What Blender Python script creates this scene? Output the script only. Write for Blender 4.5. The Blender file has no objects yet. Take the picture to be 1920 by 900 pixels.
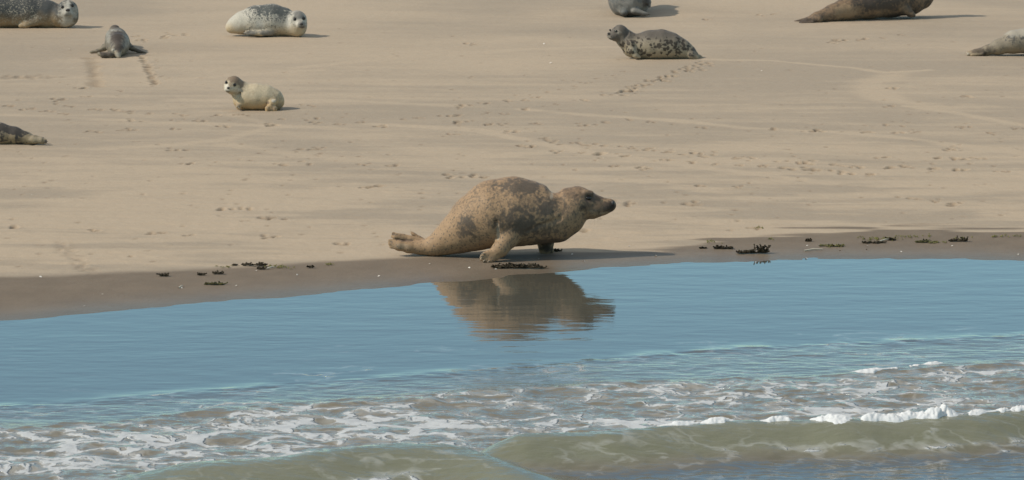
import bpy, math, random
import numpy as np
from mathutils import Vector

C = bpy.context.scene.collection
SC = bpy.context.scene

# ------------------------------------------------------------------ camera
F_PX = 7735.0                      # focal length in photo pixels (photo 1920 x 900)
CAM_H = 5.375
PITCH = math.atan((450 + 708) / F_PX)
cam_d = bpy.data.cameras.new('camera')
cam = bpy.data.objects.new('camera', cam_d)
C.objects.link(cam)
cam.location = (0, 0, CAM_H)
cam.rotation_euler = (math.pi / 2 - PITCH, 0, 0)
cam_d.sensor_width = 36
cam_d.lens = F_PX / 1920 * 36
cam_d.clip_start = 0.5
cam_d.clip_end = 20000
cam_d.dof.use_dof = True
cam_d.dof.focus_distance = 35.0
cam_d.dof.aperture_fstop = 9.0
SC.camera = cam

# ------------------------------------------------------------------ light
SUN_EL = math.radians(41)
SUN_AZ = math.radians(-108)         # compass style, clockwise from +Y : the sun stands left, a little in front
w = bpy.data.worlds.new('World')
SC.world = w
w.use_nodes = True
nt = w.node_tree
sky = nt.nodes.new('ShaderNodeTexSky')
sky.sky_type = 'NISHITA'
sky.sun_disc = False
sky.sun_elevation = SUN_EL
sky.sun_rotation = SUN_AZ
sky.air_density = 1.0
sky.dust_density = 0.0
sky.ozone_density = 1.6
bgn = nt.nodes['Background']
tint = nt.nodes.new('ShaderNodeMix'); tint.data_type = 'RGBA'; tint.blend_type = 'MULTIPLY'
tint.inputs[0].default_value = 1.0; tint.inputs[7].default_value = (1.04, 1.38, 1.34, 1)
nt.links.new(sky.outputs[0], tint.inputs[6]); # thin warm white cloud over the unseen upper sky, added to whiten fill light
tcw = nt.nodes.new('ShaderNodeTexCoord'); sepw = nt.nodes.new('ShaderNodeSeparateXYZ'); nt.links.new(tcw.outputs['Generated'], sepw.inputs[0])
mrw = nt.nodes.new('ShaderNodeMapRange'); mrw.interpolation_type = 'SMOOTHSTEP'; nt.links.new(sepw.outputs[2], mrw.inputs[0])
mrw.inputs[1].default_value = 0.28; mrw.inputs[2].default_value = 0.62
nzw = nt.nodes.new('ShaderNodeTexNoise'); nt.links.new(tcw.outputs['Generated'], nzw.inputs['Vector']); nzw.inputs['Scale'].default_value = 3.0; nzw.inputs['Detail'].default_value = 5
mlw = nt.nodes.new('ShaderNodeMath'); mlw.operation = 'MULTIPLY'; nt.links.new(mrw.outputs[0], mlw.inputs[0]); nt.links.new(nzw.outputs['Fac'], mlw.inputs[1])
clw = nt.nodes.new('ShaderNodeMix'); clw.data_type = 'RGBA'; clw.inputs[7].default_value = (7.6, 6.9, 5.9, 1)
nt.links.new(mlw.outputs[0], clw.inputs[0]); nt.links.new(tint.outputs[2], clw.inputs[6]); nt.links.new(clw.outputs[2], bgn.inputs[0])
bgn.inputs[1].default_value = 0.09
sun_d = bpy.data.lights.new('sun', 'SUN')
sun_d.energy = 3.3
sun_d.angle = math.radians(2.0)
sun_d.color = (1.0, 0.91, 0.78)
sun = bpy.data.objects.new('sun', sun_d)
C.objects.link(sun)
sdir = Vector((math.sin(SUN_AZ) * math.cos(SUN_EL), math.cos(SUN_AZ) * math.cos(SUN_EL), math.sin(SUN_EL)))
sun.rotation_euler = sdir.to_track_quat('Z', 'Y').to_euler()
SC.view_settings.view_transform = 'Standard'
SC.view_settings.look = 'None'
SC.view_settings.exposure = 0.20
SC.view_settings.gamma = 1.0
SC.view_settings.use_curve_mapping = False

# ------------------------------------------------------------------ pixel <-> place helpers
SP, CP = math.sin(PITCH), math.cos(PITCH)

def ray(px, py):
    u = (px - 960) / F_PX
    v = (450 - py) / F_PX
    return np.array([u, CP + v * SP, -SP + v * CP])

def on_plane(px, py, z=0.0):
    d = ray(px, py)
    t = (z - CAM_H) / d[2]
    return np.array([0, 0, CAM_H]) + d * t

def at_depth(px, py, Y):
    d = ray(px, py)
    return np.array([0, 0, CAM_H]) + d * (Y / d[1])

def project(P):
    P = np.asarray(P) - np.array([0, 0, CAM_H])
    dep = P[..., 1] * CP - P[..., 2] * SP
    up = P[..., 1] * SP + P[..., 2] * CP
    return 960 + F_PX * P[..., 0] / dep, 450 - F_PX * up / dep, dep

SHORE_PX = [(-500, 675), (-200, 628), (0, 601), (150, 589), (300, 577), (450, 564), (600, 549), (740, 538), (850, 528), (950, 519),
            (1040, 513), (1090, 506), (1200, 497), (1350, 491), (1500, 487), (1700, 487), (1920, 489), (2300, 497)]
_s = np.array([on_plane(*p)[:2] for p in SHORE_PX])

def smooth_interp(x, xs, ys, width=0.0):
    """piecewise curve with softened corners"""
    if width <= 0:
        return np.interp(x, xs, ys)
    r = 0
    offs = np.linspace(-width, width, 5)
    for o in offs:
        r = r + np.interp(x + o, xs, ys)
    return r / len(offs)

def shore_y(x):
    x = np.asarray(x, dtype=float)
    return smooth_interp(x, _s[:, 0], _s[:, 1], 0.25) + 0.03 * np.sin(x * 2.1 + 1) + 0.02 * np.sin(x * 5.3)

def beach_z(x, y):
    d = np.asarray(y) - shore_y(x)
    return np.where(d > 0, 0.075 * (1 - np.exp(-np.maximum(d, 0) / 5)), np.maximum(0.03 * d, -1.5))

def ground(px, py):
    z = 0.0
    for _ in range(5):
        p = on_plane(px, py, z)
        z = float(beach_z(p[0], p[1]))
    return np.array([p[0], p[1], z])

# ------------------------------------------------------------------ numpy noise
_rng = np.random.default_rng(7)
_T = _rng.random(4096 * 16).astype(np.float32)

def _h(ix, iy, iz, seed):
    return _T[(ix * 1619 + iy * 31337 + iz * 6971 + seed * 1013) & 65535]

def noise2(x, y, seed=0):
    x = np.asarray(x, np.float32); y = np.asarray(y, np.float32)
    ix = np.floor(x).astype(np.int64); iy = np.floor(y).astype(np.int64)
    fx = x - ix; fy = y - iy
    fx = fx * fx * fx * (fx * (fx * 6 - 15) + 10); fy = fy * fy * fy * (fy * (fy * 6 - 15) + 10)
    a = _h(ix, iy, 0, seed); b = _h(ix + 1, iy, 0, seed); c = _h(ix, iy + 1, 0, seed); d = _h(ix + 1, iy + 1, 0, seed)
    return (a * (1 - fx) + b * fx) * (1 - fy) + (c * (1 - fx) + d * fx) * fy

def fbm2(x, y, oct=4, seed=0, gain=0.5):
    r = 0; a = 1.0; t = 0
    c, s = math.cos(0.5), math.sin(0.5)
    for o in range(oct):
        r = r + a * noise2(x, y, seed + o); t += a; a *= gain
        x, y = (c * x - s * y) * 2.03 + 5.1, (s * x + c * y) * 2.03 + 1.7
    return r / t

def noise3(p, seed=0):
    i = np.floor(p).astype(np.int64); f = (p - i).astype(np.float32)
    f = f * f * (3 - 2 * f)
    r = 0
    for dx in (0, 1):
        for dy in (0, 1):
            for dz in (0, 1):
                wgt = (f[:, 0] if dx else 1 - f[:, 0]) * (f[:, 1] if dy else 1 - f[:, 1]) * (f[:, 2] if dz else 1 - f[:, 2])
                r = r + wgt * _h(i[:, 0] + dx, i[:, 1] + dy, i[:, 2] + dz, seed)
    return r

def fbm3(p, oct=3, seed=0):
    r = 0; a = 1.0; t = 0
    for o in range(oct):
        r = r + a * noise3(p, seed + o); t += a; a *= 0.5; p = p * 2.07 + 3.3
    return r / t

def sstep(a, b, x):
    t = np.clip((x - a) / (b - a), 0, 1)
    return t * t * (3 - 2 * t)

# ------------------------------------------------------------------ mesh helpers
def mesh_from(name, V, F, smooth=True):
    """V (n,3), F (m,4) or (m,3)"""
    V = np.ascontiguousarray(V, np.float32); F = np.ascontiguousarray(F, np.int32)
    me = bpy.data.meshes.new(name)
    k = F.shape[1]
    me.vertices.add(len(V)); me.vertices.foreach_set('co', V.ravel())
    me.loops.add(F.size); me.loops.foreach_set('vertex_index', F.ravel())
    me.polygons.add(len(F)); me.polygons.foreach_set('loop_start', np.arange(0, F.size, k, dtype=np.int32))
    me.update(calc_edges=True)
    me.polygons.foreach_set('use_smooth', np.full(len(F), smooth, dtype=bool))
    me.validate()
    return me

def attr(me, name, arr):
    a = me.attributes.new(name, 'FLOAT', 'POINT')
    a.data.foreach_set('value', np.ascontiguousarray(arr, np.float32).ravel())

def link(name, me, mat=None, parent=None, loc=None):
    o = bpy.data.objects.new(name, me)
    C.objects.link(o)
    if mat: me.materials.append(mat)
    if parent is not None: o.parent = parent
    if loc is not None: o.location = loc
    return o

def tag(o, label=None, cat=None, group=None, kind=None):
    if label: o['label'] = label
    if cat: o['category'] = cat
    if group: o['group'] = group
    if kind: o['kind'] = kind
    return o

def grid_mesh(name, xs, ys, Z):
    nx, ny = len(xs), len(ys)
    X, Y = np.meshgrid(xs, ys, indexing='ij')
    V = np.stack([X, Y, Z], -1).reshape(-1, 3)
    i = np.arange(nx * ny).reshape(nx, ny)
    Fq = np.stack([i[:-1, :-1], i[1:, :-1], i[1:, 1:], i[:-1, 1:]], -1).reshape(-1, 4)
    return mesh_from(name, V, Fq)

def ellipsoid_mesh(name, r, nu=16, nv=10):
    V = []; F = []
    for j in range(nv + 1):
        th = math.pi * j / nv
        for i in range(nu):
            ph = 2 * math.pi * i / nu
            V.append((r[0] * math.sin(th) * math.cos(ph), r[1] * math.sin(th) * math.sin(ph), r[2] * math.cos(th)))
    for j in range(nv):
        for i in range(nu):
            F.append((j * nu + i, (j + 1) * nu + i, (j + 1) * nu + (i + 1) % nu, j * nu + (i + 1) % nu))
    return mesh_from(name, np.array(V), np.array(F))

class MB:
    """collects tubes and ribbons into one mesh"""
    def __init__(s): s.V = []; s.F = []
    def tube(s, pts, rad, n=5, flat=1.0):
        base = len(s.V)
        pts = [Vector(p) for p in pts]
        for k, p in enumerate(pts):
            t = (pts[min(k + 1, len(pts) - 1)] - pts[max(k - 1, 0)]).normalized()
            side = t.cross(Vector((0, 0, 1)))
            if side.length < 1e-4: side = Vector((1, 0, 0))
            side.normalize(); up = side.cross(t)
            r = rad[k]
            for q in range(n):
                a = 2 * math.pi * q / n
                s.V.append(tuple(p + side * (math.cos(a) * r) + up * (math.sin(a) * r * flat)))
        for k in range(len(pts) - 1):
            for q in range(n):
                s.F.append((base + k * n + q, base + k * n + (q + 1) % n, base + (k + 1) * n + (q + 1) % n, base + (k + 1) * n + q))
    def mesh(s, name): return mesh_from(name, np.array(s.V), np.array(s.F))

# ------------------------------------------------------------------ node helpers
class NT:
    def __init__(s, name):
        s.m = bpy.data.materials.new(name); s.m.use_nodes = True
        s.t = s.m.node_tree; s.n = s.t.nodes; s.l = s.t.links
        s.b = s.n['Principled BSDF']; s.out = s.n['Material Output']
    def put(s, sock, v):
        if isinstance(v, bpy.types.NodeSocket): s.l.new(v, sock)
        elif isinstance(v, (tuple, list)) and len(v) == 3 and len(sock.default_value) == 4: sock.default_value = (*v, 1)
        else: sock.default_value = v
    def math(s, op, a, b=0.0, c=0.0, clamp=False):
        n = s.n.new('ShaderNodeMath'); n.operation = op; n.use_clamp = clamp
        s.put(n.inputs[0], a); s.put(n.inputs[1], b); s.put(n.inputs[2], c)
        return n.outputs[0]
    def mix(s, f, a, b, mode='MIX'):
        n = s.n.new('ShaderNodeMix'); n.data_type = 'RGBA'; n.blend_type = mode
        s.put(n.inputs[0], f); s.put(n.inputs[6], a); s.put(n.inputs[7], b)
        return n.outputs[2]
    def step(s, x, lo, hi, o0=0.0, o1=1.0):
        n = s.n.new('ShaderNodeMapRange'); n.interpolation_type = 'SMOOTHSTEP'
        s.put(n.inputs[0], x); s.put(n.inputs[1], lo); s.put(n.inputs[2], hi); s.put(n.inputs[3], o0); s.put(n.inputs[4], o1)
        return n.outputs[0]
    def attr(s, name):
        n = s.n.new('ShaderNodeAttribute'); n.attribute_name = name
        return n.outputs['Fac']
    def coord(s, scale=(1, 1, 1), loc=(0, 0, 0)):
        tc = s.n.new('ShaderNodeTexCoord'); mp = s.n.new('ShaderNodeMapping')
        s.l.new(tc.outputs['Object'], mp.inputs[0]); mp.inputs['Scale'].default_value = scale; mp.inputs['Location'].default_value = loc
        return mp.outputs[0]
    def noise(s, co, scale, detail=4, rough=0.55, dist=0.0):
        n = s.n.new('ShaderNodeTexNoise')
        s.put(n.inputs['Vector'], co); n.inputs['Scale'].default_value = scale; n.inputs['Detail'].default_value = detail
        n.inputs['Roughness'].default_value = rough; n.inputs['Distortion'].default_value = dist
        return n.outputs['Fac']
    def noise_col(s, co, scale, detail=2):
        n = s.n.new('ShaderNodeTexNoise')
        s.put(n.inputs['Vector'], co); n.inputs['Scale'].default_value = scale; n.inputs['Detail'].default_value = detail
        return n.outputs['Color']
    def voro(s, co, scale, feature='F1', out='Distance'):
        n = s.n.new('ShaderNodeTexVoronoi'); n.feature = feature
        s.put(n.inputs['Vector'], co); n.inputs['Scale'].default_value = scale
        return n.outputs[out]
    def vadd(s, a, b, k):
        n = s.n.new('ShaderNodeVectorMath'); n.operation = 'MULTIPLY_ADD'
        s.put(n.inputs[0], b); n.inputs[1].default_value = (k, k, k); s.put(n.inputs[2], a)
        return n.outputs[0]
    def bump(s, h, strength, dist, normal=None):
        n = s.n.new('ShaderNodeBump'); n.inputs['Strength'].default_value = strength; n.inputs['Distance'].default_value = dist
        s.put(n.inputs['Height'], h)
        if normal is not None: s.l.new(normal, n.inputs['Normal'])
        return n.outputs[0]
    def set(s, **kw):
        for k, v in kw.items(): s.put(s.b.inputs[k.replace('_', ' ')], v)
        return s.m

def plain(name, col, rough=0.6, spec=0.5, var=0.25, scale=30):
    k = NT(name)
    n = k.noise(k.coord(), scale, 3)
    dark = tuple(c * (1 - var) for c in col); lite = tuple(min(1, c * (1 + var)) for c in col)
    k.set(Base_Color=k.mix(n, dark, lite), Roughness=rough)
    k.b.inputs['Specular IOR Level'].default_value = spec
    return k.m

# ------------------------------------------------------------------ SAND
DRY = (0.402, 0.319, 0.228)
DAMP = (0.318, 0.258, 0.190)
WET = (0.165, 0.128, 0.092)

def spaced(lo, hi, step, far_lo, far_hi, grow=1.35):
    xs = list(np.arange(lo, hi, step))
    s = step; x = xs[-1]
    while x < far_hi: s *= grow; x += s; xs.append(x)
    s = step; x = xs[0]
    pre = []
    while x > far_lo: s *= grow; x -= s; pre.append(x)
    return np.array(pre[::-1] + xs)

WETLINE_PX = [(-400, 545), (0, 519), (120, 516), (200, 511), (300, 508), (400, 503), (480, 499), (560, 493), (640, 487), (740, 484), (900, 478),
              (1100, 471), (1200, 466), (1275, 461), (1340, 450), (1400, 442), (1480, 434), (1600, 428), (1750, 428), (1920, 430), (2300, 440)]
_wl = np.array([ground(*p)[:2] for p in WETLINE_PX])

def wet_y(x): return smooth_interp(x, _wl[:, 0], _wl[:, 1], 0.12)

def build_sand():
    xs = spaced(-8.4, 8.4, 0.019, -900, 900)
    ys = spaced(30.5, 62.0, 0.030, -60, 4000)
    X, Y = np.meshgrid(xs, ys, indexing='ij')
    X = X.astype(np.float32); Y = Y.astype(np.float32)
    Z = beach_z(X, Y).astype(np.float32)
    sd = Y - shore_y(X).astype(np.float32)
    wd = (Y - wet_y(X)).astype(np.float32)
    near = ((np.abs(X) < 9) & (Y > 30) & (Y < 63)).astype(np.float32)
    # broad undulation and fine wind ripples above the damp line
    Z += near * sstep(0.3, 3, sd) * (0.03 * (fbm2(X * 0.5, Y * 0.35, 3, 11) - 0.5))
    rip = fbm2(X * 1.6 + 0.3 * Y, Y * 7.5, 3, 21) - 0.5
    zone = sstep(-0.1, 0.5, wd) * (0.25 + 0.75 * np.exp(-np.maximum(wd - 0.5, 0) / 4.5))
    Z += near * zone * 0.022 * rip
    Z += near * sstep(-0.2, 0.4, wd) * 0.006 * (fbm2(X * 9, Y * 12, 2, 31) - 0.5)
    Z += near * np.exp(-(sd / 0.9) ** 2) * 0.0045 * (fbm2(X * 1.7, Y * 3.5, 4, 35) - 0.5)
    # tone : 0 damp and grey .. 1 dry and pale
    streak = fbm2(X * 0.75 + 0.25 * Y, Y * 3.4, 4, 41, 0.6)
    broad = fbm2(X * 0.33 + 7, Y * 0.42, 3, 51)
    far = sstep(44, 54, Y)
    tone = 0.52 + (streak - 0.5) * (2.0 * (1 - far) + 0.5 * far) * (0.35 + 0.65 * np.exp(-np.maximum(wd - 2.0, 0) / 5)) + (broad - 0.5) * 1.3
    wetn = wd + 0.42 * (fbm2(X * 1.1, Y * 6, 3, 61) - 0.5) * sstep(-1.0, 3.0, X) * 2.2 + 0.10 * (fbm2(X * 3, Y * 5, 3, 62) - 0.5)
    # pale and dark drag tracks
    def swath(pts, wpx, dv, dz=0.0, soft=0.05):
        nonlocal tone, Z
        g = [ground(*p) for p in pts]
        # resample smoothly
        for (a, b) in zip(g[:-1], g[1:]):
            wm = wpx / F_PX * a[1]
            x0, x1 = min(a[0], b[0]) - 2 * wm, max(a[0], b[0]) + 2 * wm
            y0, y1 = min(a[1], b[1]) - 2 * wm, max(a[1], b[1]) + 2 * wm
            i0, i1 = np.searchsorted(xs, (x0, x1)); j0, j1 = np.searchsorted(ys, (y0, y1))
            if i1 <= i0 or j1 <= j0: continue
            sx = X[i0:i1, j0:j1]; sy = Y[i0:i1, j0:j1]
            d = (b - a)[:2]; L2 = max(float(d @ d), 1e-6)
            t = np.clip(((sx - a[0]) * d[0] + (sy - a[1]) * d[1]) / L2, 0, 1)
            dist = np.hypot(sx - a[0] - t * d[0], sy - a[1] - t * d[1])
            m = 1 - sstep(wm * soft, wm, dist + wm * 0.6 * (fbm2(sx * 3, sy * 3, 3, 71) - 0.5))
            acc[i0:i1, j0:j1] = np.maximum(acc[i0:i1, j0:j1], m)
    for pts, wpx, dv in [
        ([(1320, 112), (1450, 114), (1600, 128), (1660, 137), (1740, 133)], 18, 0.5),
        ([(1690, 138), (1640, 152), (1625, 165), (1650, 182), (1700, 195), (1780, 203), (1850, 200)], 55, 0.35),
        ([(1700, 200), (1800, 214), (1920, 236), (2050, 250)], 26, 0.4),
        ([(980, 206), (1110, 216), (1250, 225), (1400, 240), (1560, 247), (1720, 262), (1940, 290)], 34, 0.45),
        ([(700, 232), (880, 242), (980, 262), (1100, 285), (1250, 305), (1400, 325), (1560, 345)], 30, 0.4),
        ([(560, 128), (690, 114), (850, 100), (1000, 91), (1140, 88)], 26, 0.35),
        ([(330, 186), (470, 190), (640, 190), (860, 200), (990, 206)], 40, 0.3),
        ([(0, 150), (160, 146), (330, 150), (420, 143), (600, 132)], 24, 0.25),
        ([(430, 215), (520, 235), (420, 262), (300, 275), (180, 280)], 30, 0.25),
        ([(0, 215), (200, 225), (420, 232), (640, 240)], 36, 0.25),
        ([(1060, 330), (1250, 345), (1420, 375), (1600, 366), (1920, 350)], 50, 0.25),
        ([(430, 272), (640, 300), (840, 300), (1020, 285)], 44, 0.25),
        ([(205, 112), (205, 160)], 40, 0.15), ([(258, 108), (275, 158)], 40, 0.15),
    ]:
        acc = np.zeros_like(tone)
        swath(pts, wpx, dv)
        tone += 1.45 * dv * acc
    # darker damp lens shapes
    for pts, wpx, dv in [([(170, 300), (330, 310), (560, 318), (640, 312)], 60, -0.3), ([(0, 362), (140, 365), (230, 358)], 60, -0.3),
                         ([(440, 440), (560, 446), (720, 446)], 36, -0.35), ([(1450, 395), (1600, 408), (1800, 400)], 60, -0.4),
                         ([(1100, 365), (1230, 362), (1300, 355)], 40, -0.3), ([(1180, 262), (1400, 285), (1600, 300)], 60, -0.2)]:
        acc = np.zeros_like(tone)
        swath(pts, wpx, dv, soft=0.1)
        tone += dv * acc
    # footprints : clusters of small dug pits with raised rims
    dug = np.zeros_like(tone)
    R = random.Random(5)
    def pit(x, y, rx, ry, depth, rim=0.16, dk=1.0):
        i0, i1 = np.searchsorted(xs, (x - 2.6 * rx, x + 2.6 * rx)); j0, j1 = np.searchsorted(ys, (y - 2.6 * ry, y + 2.6 * ry))
        if i1 <= i0 or j1 <= j0: return
        q = ((X[i0:i1, j0:j1] - x) / rx) ** 2 + ((Y[i0:i1, j0:j1] - y) / ry) ** 2
        Z[i0:i1, j0:j1] += -depth * np.exp(-q * 1.3) + rim * depth * np.exp(-(np.sqrt(q) - 1.35) ** 2 * 5)
        dug[i0:i1, j0:j1] = np.maximum(dug[i0:i1, j0:j1], dk * np.exp(-q * 1.2))
    def print_at(px, py, size=1.0, n=None):
        n = n or R.randint(3, 6)
        for _ in range(n):
            g = ground(px + R.gauss(0, 9) * size, py + R.gauss(0, 1.6) * size)
            pit(g[0], g[1], R.uniform(.018, .042) * size, R.uniform(.035, .075) * size, R.uniform(.018, .036) * size, dk=R.uniform(.5, 1))
    prints = [(97, 190), (115, 186), (135, 198), (160, 180), (180, 203), (215, 205), (240, 208), (230, 169), (150, 166), (25, 197), (55, 204), (85, 208), (120, 211),
              (280, 211), (325, 213), (358, 214), (408, 217), (250, 226), (330, 226), (380, 226), (172, 246), (242, 244), (328, 242), (425, 238), (508, 234),
              (596, 230), (680, 226), (765, 221), (842, 215), (912, 210), (980, 203), (1045, 196), (1095, 189), (640, 233), (712, 236), (580, 221), (530, 221),
              (452, 216), (575, 200), (868, 199), (908, 195), (945, 189), (950, 214), (860, 230), (910, 234), (943, 234), (960, 245), (975, 248), (850, 252),
              (1010, 231), (1095, 233), (1130, 233), (1180, 222), (1220, 228), (1320, 240), (1450, 243), (1540, 244), (1660, 234), (1690, 235), (1625, 245), (1680, 247),
              (1715, 247), (1815, 239), (1910, 241), (1860, 252), (1775, 278), (1665, 165), (1810, 182), (1665, 199),
              (1018, 258), (1045, 265), (1080, 268), (1110, 271), (1140, 275), (1180, 278), (1220, 281), (1255, 285), (1300, 288), (1335, 291), (1380, 296), (1415, 299),
              (1465, 303), (1515, 306), (1565, 309), (1610, 311), (1670, 313), (1700, 311), (1750, 314), (1800, 318), (1880, 322),
              (985, 275), (1050, 283), (1090, 287), (1135, 290), (1165, 293), (1250, 300), (1300, 304), (1340, 307), (1380, 311), (1430, 314), (1480, 317), (1530, 320),
              (1580, 324), (1625, 325), (1655, 295), (1760, 296), (1795, 297), (1830, 295), (1390, 350), (1315, 350), (1715, 370), (1755, 376), (1790, 380), (1790, 381),
              (1150, 312), (1205, 315), (580, 280), (600, 279), (330, 284), (350, 308), (530, 310), (565, 310), (690, 309), (735, 310), (840, 329), (895, 327), (690, 352), (710, 352),
              (520, 410), (500, 410), (430, 391), (460, 390), (180, 433), (290, 438), (355, 440), (15, 426), (505, 445), (660, 458), (1180, 384), (1290, 385), (1100, 433), (1415, 428),
              (1560, 78), (1580, 76), (1610, 73), (1630, 72), (1660, 69), (1690, 66), (1330, 36), (1430, 28), (310, 72), (325, 66), (275, 76), (250, 70), (880, 82)]
    for px, py in prints:
        print_at(px + R.uniform(-4, 4), py + R.uniform(-1.5, 1.5), R.uniform(0.65, 1.1))
    for k in range(17):                                                  # the heavy crawl line behind the spotted seal
        t = k / 16
        print_at(1152 + t * 178 + R.uniform(-5, 5), 178 - t * 60 + R.uniform(-2, 2), 1.1, 4)
    for k in range(9):
        t = k / 8
        print_at(985 + t * 180, 187 - t * 52 + R.uniform(-2, 2), 0.6, 3)
    for k in range(26):                                                  # flipper marks behind the crawling pup
        t = k / 25
        g = ground(266 + t * 27 + R.uniform(-4, 4), 106 + t * 53 + R.uniform(-1, 1))
        pit(g[0], g[1], R.uniform(.035, .06), R.uniform(.05, .08), R.uniform(.02, .03), dk=R.uniform(.7, 1))
        if k % 2 == 0: print_at(268 + t * 34 + R.uniform(-14, 18), 104 + t * 50, 0.5, 2)
    for k in range(30):
        t = k / 29
        g = ground(172 + t * 10 + R.uniform(-4, 4), 108 + t * 54)
        pit(g[0], g[1], R.uniform(.06, .11), R.uniform(.035, .055), 0.024, dk=R.uniform(.5, .9))
    for k in range(60):                                                  # dug slope at the far left
        g = ground(R.gauss(45, 24), R.gauss(145, 1.6)); pit(g[0], g[1], 0.05, 0.09, 0.005, dk=.3)
    for k in range(90):                                                 # broken crust by the left end of the wet band
        t = R.random()
        g = ground(110 + t * 60 + R.gauss(0, 8), 455 + t * 55 + R.gauss(0, 3)); pit(g[0], g[1], R.uniform(.02, .05), R.uniform(.03, .06), 0.005, dk=.22)
    for k in range(520):                                                 # stray specks
        px, py = R.uniform(-60, 1980), R.uniform(2, 1) * R.choice([R.uniform(60, 460), R.uniform(180, 460)]) / 1.5
        g = ground(px, py)
        if float(g[1] - wet_y(g[0])) < 0.3: continue
        pit(g[0], g[1], R.uniform(.012, .03), R.uniform(.02, .05), R.uniform(.006, .016), dk=R.uniform(.3, .8))
    me = grid_mesh('sand', xs, ys, Z)
    attr(me, 'tone', tone); attr(me, 'wetd', wetn); attr(me, 'dug', dug); attr(me, 'shored', sd)
    k = NT('beach_sand')
    co = k.coord()
    grain = k.noise(co, 70, 4, 0.7)
    soft = k.noise(k.coord((0.9, 3.0, 1)), 1.1, 5, 0.6)
    tone_s = k.math('ADD', k.attr('tone'), k.math('MULTIPLY', k.math('SUBTRACT', soft, 0.5), 0.55))
    fine = k.noise(k.coord((2.5, 14.0, 1)), 1.0, 4, 0.6)
    tone_s = k.math('ADD', tone_s, k.math('MULTIPLY', k.math('SUBTRACT', fine, 0.5), 0.35))
    col = k.mix(k.step(tone_s, 0.1, 0.95), DAMP, DRY)
    col = k.mix(k.math('MULTIPLY', k.attr('dug'), 0.85), col, (0.15, 0.105, 0.062))
    wetf = k.step(k.attr('wetd'), -0.12, 0.12, 1.0, 0.0)
    wetcol = k.mix(k.step(k.noise(co, 3.0, 4), 0.3, 0.7), tuple(c * .93 for c in WET), tuple(c * 1.07 for c in WET))
    wetcol = k.mix(k.step(k.attr('shored'), 0.0, 0.5, 0.5, 0.0), wetcol, tuple(c * .6 for c in WET))
    col = k.mix(wetf, col, wetcol)
    col = k.mix(1.0, col, k.mix(k.step(grain, 0.25, 0.75), (0.90, 0.90, 0.90), (1.08, 1.08, 1.08)), 'MULTIPLY')
    k.set(Base_Color=col, Roughness=k.step(k.attr('shored'), 0.0, 1.2, 0.38, 0.9),
          Normal=k.bump(k.math('ADD', grain, k.math('MULTIPLY', k.noise(co, 14, 4), 1.5)), 0.35, 0.012))
    k.b.inputs['Specular IOR Level'].default_value = 0.25
    o = link('sand', me, k.m)
    o['kind'] = 'structure'
    return o

build_sand()

# ------------------------------------------------------------------ SEA
def line_fn(pts, z=0.0, width=0.1):
    g = np.array([on_plane(px, py, z)[:2] for px, py in pts])
    return lambda x: smooth_interp(x, g[:, 0], g[:, 1], width)

ripple_y = line_fn([(-300, 800), (0, 764), (250, 746), (500, 725), (800, 703), (1000, 688), (1200, 668), (1400, 655), (1650, 645), (1920, 630), (2300, 612)])
foam_y = line_fn([(-300, 812), (0, 801), (200, 798), (350, 783), (500, 765), (700, 750), (960, 733), (1200, 722), (1500, 712), (1650, 702), (1750, 691), (1920, 682), (2300, 660)])
CREST_B = [(780, 850), (850, 841), (920, 833), (1000, 829), (1100, 825), (1200, 819), (1300, 809), (1400, 803), (1500, 803), (1600, 805), (1680, 801), (1750, 799), (1850, 790), (1920, 784), (2100, 775), (2400, 765)]
CREST_A = [(-300, 950), (0, 915), (240, 892), (430, 881), (600, 866), (700, 854), (800, 852), (860, 853), (960, 874), (1060, 892), (1200, 905), (1500, 930), (2300, 990)]
crestB_y = line_fn(CREST_B, 0.12)
crestA_y = line_fn(CREST_A, 0.10)
HB = 0.165

def crestB_h(x):
    u = 960 + x * F_PX / 28.5
    return HB * sstep(830, 1000, u) * (0.9 + 0.25 * fbm2(x * 1.3, x * 0 + 2, 3, 77))

def crestA_h(x):
    u = 960 + x * F_PX / 27.3
    return 0.15 * sstep(120, 420, u) * (1 - sstep(820, 1120, u) * 0.8) * (0.9 + 0.25 * fbm2(x * 1.1, x * 0 + 4, 3, 78))

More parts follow.
